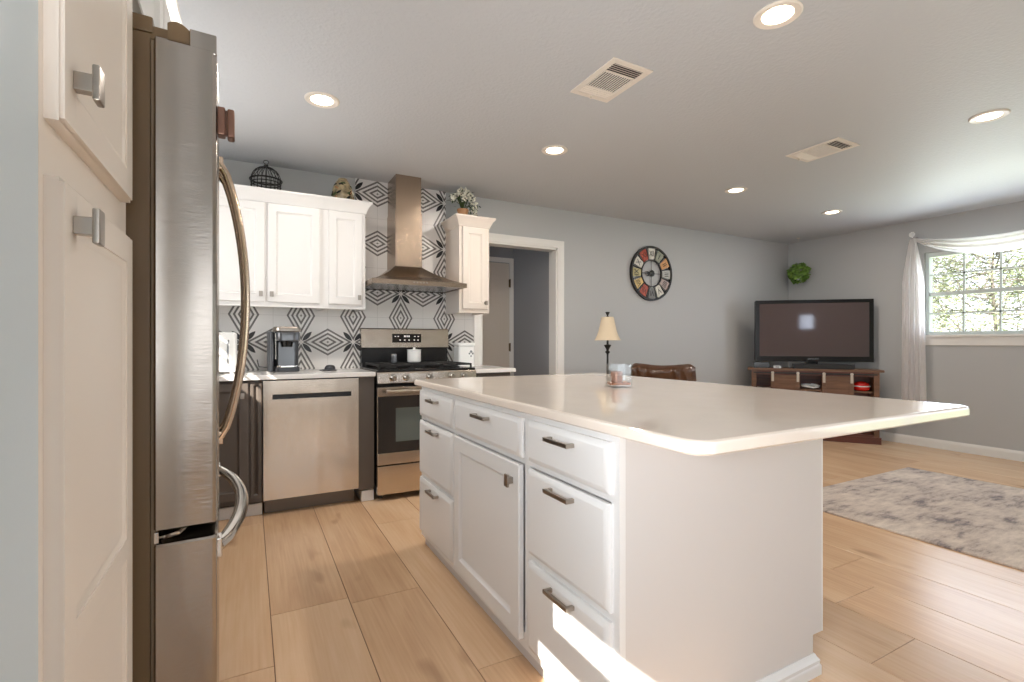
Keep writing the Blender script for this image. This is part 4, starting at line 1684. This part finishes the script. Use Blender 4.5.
for a, b in ((edges[1], edges[2]), (edges[3], edges[4])):
    a, b = a - 0.025, b + 0.025
    bm = nb()
    L(bm, a, -0.196, 0.105, b, -0.182, 0.735)
    for p in ((a, a + 0.04), (b - 0.04, b)):
        L(bm, p[0], -0.204, 0.105, p[1], -0.195, 0.735)
    for z0, z1 in ((0.105, 0.15), (0.685, 0.735), (0.50, 0.535)):
        L(bm, a + 0.04, -0.204, z0, b - 0.04, -0.195, z1)
    d = obj('barn_door', bm, M['wood'], co, world=False)
    for x in (a + 0.02, b - 0.02):
        bm = nb()
        L(bm, x - 0.013, -0.210, 0.66, x + 0.013, -0.2035, 0.775, 0.001)
        lathe(bm, [(0.016, -0.2035 * DK), (0.016, -0.216 * DK), (0.006, -0.219 * DK)], (x, 0, 0.760), 14, 'y')
        obj('strap_hanger', bm, M['strap'], d, world=False, label='pale metal strap hanger')
bm = nb()
L(bm, -hw + 0.02, -0.1985, 0.752, hw - 0.02, -0.1815, 0.766, 0.001)
obj('door_track', bm, M['bronze'], co, world=False)

def at_console(x, y, z=0.0):
    p = Vector((mid.x, mid.y)) + ev * x + Vector((-ev.y, ev.x)) * y
    return (p.x, p.y, z)

tv = thing('tv', 'large flat television with glossy dark screen on the media console', 'television', (5.815, 3.450, 0.813), math.atan2(-0.656, 0.755))
z0, z1, hw2 = 0.078, 0.800, 0.620
bm = nb()
box(bm, -hw2, -0.02, z0, hw2, 0.04, z1, 0.012, 3)
box(bm, -hw2 + 0.12, 0.035, z0 + 0.1, hw2 - 0.12, 0.085, z1 - 0.12, 0.015)
obj('housing', bm, M['tvbezel'], tv, world=False)
bm = nb()
for a in ((-hw2, z0, hw2, z0 + 0.062), (-hw2, z1 - 0.040, hw2, z1), (-hw2, z0 + 0.06, -hw2 + 0.045, z1 - 0.04), (hw2 - 0.045, z0 + 0.06, hw2, z1 - 0.04)):
    box(bm, a[0], -0.027, a[1], a[2], -0.0195, a[3], 0.002)
obj('bezel', bm, M['tvbezel'], tv, world=False)
bm = nb()
box(bm, -hw2 + 0.04, -0.0235, z0 + 0.055, hw2 - 0.04, -0.0205, z1 - 0.035)
obj('screen', bm, M['tvscreen'], tv, world=False)
b = text_bm('SAMSUNG', 0.026)
b.transform(Matrix.Translation((0, -0.0275, z0 + 0.032)) @ Matrix.Rotation(PI / 2, 4, 'X'))
obj('logo', b, M['silver'], tv, world=False, label='pale maker wordmark')
bm = nb()
box(bm, -0.06, 0.0, 0.015, 0.06, 0.03, 0.14, 0.004)
slab(bm, -0.19, -0.012, 0.19, 0.085, 0.0005, 0.016, 0.03, 0.005)
obj('stand', bm, M['tvbezel'], tv, world=False)

bm = nb()
p = at_console(-0.52, -0.055, 0.8135)
t = thing('cable_box', 'black cable box at the left end of the media console', 'cable box', p, rz)
slab(bm, -0.085, -0.06, 0.085, 0.06, 0.0, 0.068, 0.006, 0.003)
obj('case', bm, M['black'], t, world=False)
bm = nb()
box(bm, -0.03, -0.0615, 0.012, 0.05, -0.0595, 0.03)
obj('front_window', bm, M['display'], t, world=False)
t = thing('small_box', 'small white box lying on the media console beside the cable box', 'box', at_console(-0.355, -0.085, 0.8135), rz)
bm = nb()
slab(bm, -0.04, -0.03, 0.04, 0.03, 0, 0.028, 0.006, 0.004)
obj('case', bm, M['whiteplastic'], t, world=False)
bm = nb()
box(bm, -0.02, -0.0312, 0.008, 0.02, -0.0298, 0.018)
obj('slot', bm, M['keurig'], t, world=False)
t = thing('media_player', 'low black media player in front of the television stand', 'player', at_console(0.10, -0.105, 0.8135), rz)
bm = nb()
slab(bm, -0.30, -0.03, 0.30, 0.014, 0, 0.058, 0.01, 0.004)
obj('case', bm, M['black'], t, world=False)
bm = nb()
box(bm, -0.28, -0.0315, 0.008, 0.28, -0.0295, 0.050)
obj('grille', bm, M['blackmatte'], t, world=False)
t = thing('disc_gadget', 'glossy red disc shaped gadget in the right console cubby', 'gadget', at_console(0.480, -0.015, 0.5755), rz)
bm = nb()
lathe(bm, [(0.06, 0.0), (0.080, 0.015), (0.084, 0.04), (0.079, 0.06), (0.066, 0.085), (0.03, 0.10), (0.012, 0.104)], (0, 0, 0), 28)
obj('shell', bm, M['red'], t, world=False)
bm = nb()
tube(bm, circ((0, 0), 0.081, 0.05), 0.006, 8, closed=True)
obj('band', bm, M['whiteplastic'], t, world=False)
t = thing('cord', 'coil of white cord in the middle console cubby', 'cord', at_console(-0.02, -0.03, 0.5755), rz)
bm = nb()
pts = []
for k in range(60):
    a = k / 60 * 2 * PI * 3.3
    pts.append((0.085 * math.cos(a) + 0.004 * (k % 5), 0.05 * math.sin(a), 0.010 + 0.028 * abs(math.sin(a * 0.5 + 0.6)) + 0.0003 * k))
tube(bm, pts, 0.006, 6)
obj('coil', bm, M['whiteplastic'], t, world=False)

# table lamp on a side table
lx, ly, tzl = 2.830, 3.500, 0.60
st_ = thing('side_table', 'small brown side table under the lamp, hidden by the island', 'table', (lx, ly, 0))
bm = nb()
slab(bm, lx - 0.18, ly - 0.18, lx + 0.18, ly + 0.18, tzl - 0.025, tzl, 0.02, 0.005)
obj('tabletop', bm, M['wood'], st_)
for dx in (-1, 1):
    for dy in (-1, 1):
        bm = nb()
        tube(bm, [(lx + dx * 0.14, ly + dy * 0.14, 0), (lx + dx * 0.14, ly + dy * 0.14, tzl - 0.02)], [0.014, 0.022], 10)
        obj('leg', bm, M['wood'], st_)
lp = thing('table_lamp', 'tall black buffet lamp with a cream bell shade near the back wall', 'lamp', (lx, ly, tzl))
bm = nb()
lathe(bm, [(0.075, tzl), (0.078, tzl + 0.008), (0.06, tzl + 0.02), (0.03, tzl + 0.032), (0.012, tzl + 0.05), (0.010, tzl + 0.25), (0.0085, tzl + 0.40), (0.010, tzl + 0.415), (0.024, tzl + 0.43), (0.010, tzl + 0.442), (0.013, tzl + 0.455), (0.030, tzl + 0.485), (0.034, tzl + 0.492), (0.010, tzl + 0.498), (0.008, tzl + 0.56)], (lx, ly, 0), 20)
obj('base', bm, M['blackmatte'], lp)
bm = nb()
pr = [(0.118, 1.134), (0.109, 1.146), (0.093, 1.18), (0.080, 1.22), (0.069, 1.27), (0.058, 1.322), (0.053, 1.342)]
lathe(bm, pr + [(a - 0.003, z) for a, z in reversed(pr)], (lx, ly, 0), 32, cap0=False, cap1=False)
obj('lamp_shade', bm, M['shade'], lp)
bm = nb()
cyl(bm, (lx, ly, 1.16), (lx, ly, 1.350), 0.003, 6)
for a in (0, PI / 3 * 2, PI / 3 * 4):
    tube(bm, [(lx, ly, 1.339), (lx + 0.052 * math.cos(a), ly + 0.052 * math.sin(a), 1.339)], 0.002, 5)
lathe(bm, [(0.005, 1.342), (0.012, 1.348), (0.006, 1.356), (0.010, 1.364), (0.020, 1.382), (0.017, 1.388)], (lx, ly, 0), 14)
obj('finial', bm, M['blackmatte'], lp)
bm = nb()
ball(bm, (lx, ly, 1.22), 0.028, 2, (1, 1, 1.3))
obj('bulb', bm, M['whiteplastic'], lp)

# leather armchair, its back to the kitchen
rcx, rcy = 3.605, 3.535
ch = thing('armchair', 'brown leather armchair whose tufted back shows over the island', 'armchair', (rcx, rcy, 0), math.radians(-55))
def soft(bm, x0, y0, z0, x1, y1, z1, rad=0.05, bulge=0.02, n=6):
    b = bmesh.new()
    bmesh.ops.create_cube(b, size=1.0)
    bmesh.ops.subdivide_edges(b, edges=list(b.edges), cuts=n, use_grid_fill=True)
    sx, sy, sz = x1 - x0, y1 - y0, z1 - z0
    for v in b.verts:
        p = Vector((v.co.x * sx, v.co.y * sy, v.co.z * sz))
        q = Vector([max(-h + rad, min(h - rad, c)) for c, h in zip(p, (sx / 2, sy / 2, sz / 2))])
        d_ = p - q
        if d_.length > 1e-6:
            d_ = d_.normalized() * rad
        t_ = (1 - (2 * v.co.x) ** 2) * (1 - (2 * v.co.y) ** 2) + (1 - (2 * v.co.x) ** 2) * (1 - (2 * v.co.z) ** 2) + (1 - (2 * v.co.y) ** 2) * (1 - (2 * v.co.z) ** 2)
        p = q + d_
        p += p.normalized() * bulge * t_ * 0.4
        v.co = Vector(((x0 + x1) / 2, (y0 + y1) / 2, (z0 + z1) / 2)) + p
    join(bm, b)
    return bm
# local frame: the chair faces +Y away from the camera, back at -Y
bm = nb()
soft(bm, -0.34, -0.36, 0.12, 0.34, 0.36, 0.34, 0.04, 0.0)
obj('frame', bm, M['leather'], ch, world=False)
bm = nb()
soft(bm, -0.22, -0.20, 0.33, 0.22, 0.38, 0.48, 0.05, 0.03)
obj('seat', bm, M['leather'], ch, world=False)
for sg in (-1, 1):
    bm = nb()
    soft(bm, sg * 0.28 - 0.07, -0.34, 0.30, sg * 0.28 + 0.07, 0.38, 0.62, 0.06, 0.01)
    obj('armrest', bm, M['leather'], ch, world=False)
bm = nb()
nx, nz_ = 28, 22
def backpt(u, w, side):
    x = (u - 0.5) * (0.63 - 0.05 * w)
    topz = 0.915 - 0.010 * math.cos(PI * (u - 0.5) * 2) - 0.030 * max(0, abs(u - 0.5) - 0.42) / 0.08
    z = 0.34 + (topz - 0.34) * w
    edge = min(u, 1 - u, 1.0 - w)
    th = 0.105 * (1 - max(0, 1 - edge / 0.10) ** 2) ** 0.5
    crease = 0.016 * math.sin(u * 34 + 3 * math.sin(w * 7)) * (0.4 + 0.6 * w) if side else 0.013 * math.sin(u * 30 + 3 * math.sin(6 * w + 9 * u))
    y = -0.34 + 0.09 * (1 - w) + (th if side else -th) * (0.85 + 0.15 * w) + (crease if side else -crease) * min(1, edge / 0.05)
    return (x, y, z)
fr_g = [[bm.verts.new(backpt(i / nx, j / nz_, 0)) for j in range(nz_ + 1)] for i in range(nx + 1)]
bk_g = [[bm.verts.new(backpt(i / nx, j / nz_, 1)) for j in range(nz_ + 1)] for i in range(nx + 1)]
for g in (fr_g, bk_g):
    for i in range(nx):
        for j in range(nz_):
            bm.faces.new((g[i][j], g[i + 1][j], g[i + 1][j + 1], g[i][j + 1]))
for i in range(nx):
    bm.faces.new((fr_g[i][0], fr_g[i + 1][0], bk_g[i + 1][0], bk_g[i][0]))
    bm.faces.new((fr_g[i][-1], fr_g[i + 1][-1], bk_g[i + 1][-1], bk_g[i][-1]))
for j in range(nz_):
    bm.faces.new((fr_g[0][j], fr_g[0][j + 1], bk_g[0][j + 1], bk_g[0][j]))
    bm.faces.new((fr_g[-1][j], fr_g[-1][j + 1], bk_g[-1][j + 1], bk_g[-1][j]))
obj('backrest', bm, M['leather'], ch, world=False, angle=60)
for dx in (-0.28, 0.28):
    for dy in (-0.28, 0.28):
        bm = nb()
        cyl(bm, (dx, dy, 0), (dx, dy, 0.125), 0.02, 10, 0.03)
        obj('leg', bm, M['woodred'], ch, world=False)

# wall clock
ckx, ckz, R = 3.930, 1.879, 0.302
ck_ = thing('wall_clock', 'round open metal clock with coloured numeral plaques on the back wall', 'clock', (ckx, YB - 0.02, ckz))
def ring(bm, ro, ri, y0, y1, n=56):
    loops = []
    for r_, y in ((ri, y0), (ro, y0), (ro, y1), (ri, y1), (ri, y0)):
        loops.append([(ckx + r_ * math.cos(2 * PI * k / n), y, ckz + r_ * math.sin(2 * PI * k / n)) for k in range(n)])
    return rings(bm, loops, False, False)
bm = nb()
ring(bm, R, R - 0.022, YB - 0.032, YB - 0.002)
obj('outer_rim', bm, M['bronze'], ck_)
bm = nb()
ring(bm, 0.152, 0.142, YB - 0.028, YB - 0.008)
obj('inner_rim', bm, M['bronze'], ck_)
bm = nb()
for k in range(12):
    a = PI / 6 * (k + 0.5)
    tube(bm, [(ckx + 0.15 * math.cos(a), YB - 0.014, ckz + 0.15 * math.sin(a)), (ckx + (R - 0.012) * math.cos(a), YB - 0.014, ckz + (R - 0.012) * math.sin(a))], 0.005, 6)
for k in range(4):
    a = PI / 2 * k
    tube(bm, [(ckx + 0.03 * math.cos(a), YB - 0.014, ckz + 0.03 * math.sin(a)), (ckx + 0.148 * math.cos(a), YB - 0.014, ckz + 0.148 * math.sin(a))], 0.003, 6)
obj('spoke_frame', bm, M['bronze'], ck_)
ROM = ['XII', 'I', 'II', 'III', 'IIII', 'V', 'VI', 'VII', 'VIII', 'IX', 'X', 'XI']
PC = ['white', 'sage', 'orange', 'pale', 'rose', 'white', 'grey', 'red', 'yellow', 'olive', 'white', 'red']
for k in range(12):
    a = PI / 2 - PI / 6 * k
    d_ = Vector((math.cos(a), math.sin(a)))
    e_ = Vector((-d_.y, d_.x))
    q = []
    for rr, hw_ in ((0.158, 0.034), (0.276, 0.052)):
        for sg in (-1, 1):
            p = d_ * rr + e_ * hw_ * sg
            q.append((ckx + p.x, ckz + p.y))
    q = [q[0], q[1], q[3], q[2]]
    bm = nb()
    prism(bm, q, 'y', YB - 0.024, YB - 0.017)
    pl = obj('hour_plaque', bm, CLK[PC[k]], ck_, label=PC[k] + ' plaque')
    b = text_bm(ROM[k], 0.075)
    sx = min(1.0, 0.066 / max(max(v.co.x for v in b.verts) - min(v.co.x for v in b.verts), 1e-3))
    c = d_ * 0.217
    b.transform(Matrix.Translation((ckx + c.x, YB - 0.0248, ckz + c.y)) @ Matrix.Rotation(PI / 2, 4, 'X') @ Matrix.Rotation(a - PI / 2, 4, 'Z') @ Matrix.Diagonal((sx, 1.15, 1, 1)))
    obj('numeral', b, M['bronze'], pl, label='dark roman numeral ' + ROM[k])
bm = nb()
lathe(bm, [(0.034, YB - 0.012), (0.036, YB - 0.03), (0.022, YB - 0.034), (0.01, YB - 0.036)], (ckx, 0, ckz), 20, 'y')
obj('hub', bm, M['bronze'], ck_)
for a, L_, w_ in ((math.radians(200), 0.095, 0.010), (math.radians(175), 0.12, 0.007)):
    d_ = Vector((math.cos(a), math.sin(a)))
    e_ = Vector((-d_.y, d_.x))
    pts = [(ckx + p.x, ckz + p.y) for p in (e_ * w_ * 0.5, d_ * L_ * 0.7 + e_ * w_, d_ * L_, d_ * L_ * 0.7 - e_ * w_, -e_ * w_ * 0.5)]
    bm = nb()
    prism(bm, pts, 'y', YB - 0.040 - w_ * 0.1, YB - 0.0365)
    obj('hand', bm, M['bronze'], ck_)

# hanging plant on the right wall near the corner
px, py, pz2 = XR - 0.125, 3.90, 2.012
hp = thing('wall_plant', 'round bushy green plant on the right wall above the television', 'plant', (px, py, pz2 - 0.12))
bm = nb()
lathe(bm, [(0.035, pz2 - 0.10), (0.055, pz2 - 0.09), (0.065, pz2 - 0.01), (0.06, pz2 - 0.005), (0.05, pz2 - 0.02)], (px, py, 0), 20)
box(bm, px + 0.05, py - 0.012, pz2 - 0.09, XR - 0.0005, py + 0.012, pz2 - 0.06, 0.002)
obj('pot', bm, M['silver'], hp)
r = random.Random(21)
bm = nb()
for k in range(430):
    d_ = Vector((r.gauss(0, 1), r.gauss(0, 1), r.gauss(0, 1))).normalized()
    c = Vector((px, py, pz2)) + Vector((d_.x * 0.095, d_.y * 0.135, d_.z * 0.125)) * r.uniform(0.75, 1.05)
    a, b = frame_axes((d_ + Vector((r.gauss(0, .5), r.gauss(0, .5), r.gauss(0, .5)))).normalized())
    w = r.uniform(0.014, 0.027)
    n_ = d_ * 0.006
    bm.faces.new([bm.verts.new(c + q) for q in (a * w * 1.3, b * w * 0.8 + n_, -a * w * 1.3, -b * w * 0.8 + n_)])
obj('foliage', bm, M['leaf'], hp, kind='stuff')

# curtain: a scarf swagged over two holders
XC = XR - 0.085
cu = thing('swag_curtain', 'sheer white scarf curtain swagged over the window with a long tail', 'curtain', (XC, 2.68, 2.25))
bm = nb()
NU, NV = 48, 60
def tailpt(u, v):
    z = 2.228 - v * 1.86
    w = 0.05 + 0.13 * min(1, v / 0.25) ** 0.8 + 0.06 * v
    if v > 0.93:
        w += (v - 0.93) * 0.3
    cy = 2.668 - 0.010 * v
    y = cy + (u - 0.5) * w
    fold = math.sin(u * 2 * PI * 4.5 + 0.6 * math.sin(v * 5)) * (0.010 + 0.012 * v) + 0.004 * math.sin(u * 41 + v * 9)
    knot = 0.020 * math.exp(-((v - 0.995) / 0.03) ** 2)
    return (XC - 0.012 + fold * 0.8 - knot, y, z)
g = [[bm.verts.new(tailpt(i / NU, j / NV)) for j in range(NV + 1)] for i in range(NU + 1)]
for i in range(NU):
    for j in range(NV):
        bm.faces.new((g[i][j], g[i + 1][j], g[i + 1][j + 1], g[i][j + 1]))
bmesh.ops.solidify(bm, geom=list(bm.faces), thickness=0.0015)
obj('tail', bm, M['curtain'], cu, angle=70)
bm = nb()
ya, yb_ = 2.666, 1.30
def swagpt(u, v):
    y = ya + (yb_ - ya) * u
    sag = 4 * u * (1 - u)
    top = 2.237 - 0.085 * sag
    bot = 2.217 - 0.235 * sag ** 0.9
    z = top + (bot - top) * v
    fold = math.sin(v * 2 * PI * 3.2 + 0.8 * math.sin(u * 4)) * 0.014 * min(1, sag * 2)
    return (XC - 0.010 - 0.045 * sag * math.sin(PI * v) + fold, y, z)
g = [[bm.verts.new(swagpt(i / NU, j / 30)) for j in range(31)] for i in range(NU + 1)]
for i in range(NU):
    for j in range(30):
        bm.faces.new((g[i][j], g[i + 1][j], g[i + 1][j + 1], g[i][j + 1]))
bmesh.ops.solidify(bm, geom=list(bm.faces), thickness=0.0015)
obj('swag', bm, M['curtain'], cu, angle=70)
hld = thing('curtain_holder', 'round crystal curtain holder at the top of the curtain tail', 'curtain holder', (XR - 0.001, 2.668, 2.276))
bm = nb()
lathe(bm, [(0.018, XR - 0.0005), (0.018, XR - 0.008), (0.006, XR - 0.012), (0.006, XC - 0.02)], (0, 2.668, 2.237), 14, 'x')
obj('stem', bm, M['chrome'], hld)
bm = nb()
for k in range(9):
    a = 2 * PI * k / 9
    ball(bm, (XC - 0.028, 2.668 + 0.020 * math.cos(a), 2.274 + 0.020 * math.sin(a)), 0.010, 1)
ball(bm, (XC - 0.032, 2.668, 2.274), 0.014, 2)
lathe(bm, [(0.024, XC - 0.024), (0.024, XC - 0.016)], (0, 2.668, 2.274), 18, 'x')
cyl(bm, (XC - 0.019, 2.668, 2.237), (XC - 0.019, 2.668, 2.274), 0.005, 8)
obj('rosette', bm, M['whiteplastic'], hld)

# ================================================================== CEILING FITTINGS
def downlight(x, y, label, watts):
    t = thing('ceiling_light', label, 'ceiling light', (x, y, H), 0, 'recessed ceiling lights')
    bm = nb()
    lathe(bm, [(0.090, H), (0.090, H - 0.004), (0.084, H - 0.008), (0.064, H - 0.006), (0.058, H - 0.002), (0.058, H)], (x, y, 0), 36, cap0=False, cap1=False)
    obj('trim_ring', bm, M['fixture'], t)
    bm = nb()
    lathe(bm, [(0.059, H - 0.0005), (0.058, H - 0.004), (0.03, H - 0.0055), (0.001, H - 0.006)], (x, y, 0), 32, cap0=True)
    obj('lens', bm, M['lens'], t)
    l = bpy.data.lights.new('lamp_glow', 'AREA')
    l.shape = 'DISK'
    l.size = 0.11
    l.energy = watts
    l.color = (1.0, 0.92, 0.83)
    o = bpy.data.objects.new('lamp_glow', l)
    COL.objects.link(o)
    o.parent = t
    o.location = (0, 0, -0.016)
    return t
DLW = 14.0
downlight(1.885, 1.258, 'recessed ceiling light nearest the camera, above the island', 6.0)
downlight(3.822, 1.241, 'recessed ceiling light nearest the window wall, above the rug', 4.0)
downlight(1.856, 2.865, 'recessed ceiling light straight out from the hall doorway', DLW)
downlight(3.734, 2.875, 'recessed ceiling light in the middle of the living room row, out from the clock', 5.0)
downlight(5.224, 2.902, 'recessed ceiling light closest to the television corner', 6.0)
downlight(0.350, 2.868, 'recessed ceiling light above the dishwasher side of the kitchen', 9.0)


def ceiling_vent(x0, y0, x1, y1, label, long_axis_slats):
    t = thing('ceiling_vent', label, 'vent', ((x0 + x1) / 2, (y0 + y1) / 2, H), 0, 'ceiling vents')
    bm = nb()
    f = 0.032
    zf = H - 0.007
    for a in ((x0, y0, x1, y0 + f), (x0, y1 - f, x1, y1), (x0, y0 + f, x0 + f, y1 - f), (x1 - f, y0 + f, x1, y1 - f)):
        box(bm, a[0], a[1], zf, a[2], a[3], H - 0.0003, 0.002)
    obj('frame', bm, M['fixture'], t)
    bm = nb()
    box(bm, x0 + f - 0.002, y0 + f - 0.002, H - 0.0025, x1 - f + 0.002, y1 - f + 0.002, H - 0.0005)
    obj('backing', bm, M['ventdark'], t, label='dark plate standing in for vent throat shade')
    ia, ib = x0 + f, x1 - f
    ja, jb = y0 + f, y1 - f
    third = (jb - ja) / 3.6
    secs = [(ja, ja + third * 0.9, 'x', 0.5), (ja + third * 0.95, jb - third * 0.85, 'y', 0.35), (jb - third * 0.8, jb, 'x', -0.5)]
    for a, b, way, tilt in secs:
        n = max(3, int((b - a) / 0.013)) if way == 'x' else int((ib - ia) / 0.013)
        for k in range(n):
            q = (k + 0.5) / n
            bm = nb()
            dz = 0.0035
            if way == 'x':
                y = a + (b - a) * q
                prism(bm, [(y - 0.005, H - 0.0027 - (dz if tilt > 0 else 0)), (y - 0.004, H - 0.0027 - (dz if tilt > 0 else 0)), (y + 0.005, H - 0.0027 - (dz if tilt < 0 else 0)), (y + 0.004, H - 0.0027 - (dz if tilt < 0 else 0) - 0.0008)], 'x', ia, ib)
            else:
                x = ia + (ib - ia) * q
                box(bm, x - 0.0022, a, H - 0.0062, x + 0.0022, b, H - 0.0027)
            obj('slat', bm, M['fixture'], t)
    for y in (ja + third * 0.92, jb - third * 0.82):
        bm = nb()
        box(bm, ia, y - 0.004, H - 0.0068, ib, y + 0.004, H - 0.0027)
        obj('divider', bm, M['fixture'], t)
    bm = nb()
    box(bm, (x0 + x1) / 2 - 0.004, y1 - 0.022, H - 0.018, (x0 + x1) / 2 + 0.004, y1 - 0.012, H - 0.007, 0.001)
    obj('lever', bm, M['fixture'], t)
    return t
ceiling_vent(1.492, 1.800, 1.738, 2.156, 'white ceiling vent above the island, nearer the camera', 0)
ceiling_vent(3.352, 1.822, 3.608, 2.180, 'white ceiling vent farther off, above the living room', 0)

sm = thing('ceiling_hook', 'tiny white hook in the ceiling near the far corner', 'hook', (6.14, 3.82, H))
bm = nb()
lathe(bm, [(0.02, H - 0.0003), (0.02, H - 0.004), (0.012, H - 0.010), (0.004, H - 0.012)], (6.14, 3.82, 0), 16)
obj('plate', bm, M['fixture'], sm)
bm = nb()
tube(bm, [(6.14, 3.82, H - 0.010), (6.14, 3.82, H - 0.022)] + [(6.14 + 0.010 * math.sin(a), 3.82, H - 0.032 + 0.010 * math.cos(a)) for a in (0.3, 1.0, 1.8, 2.6, 3.4, 4.2)], 0.002, 6)
obj('hook', bm, M['fixture'], sm)
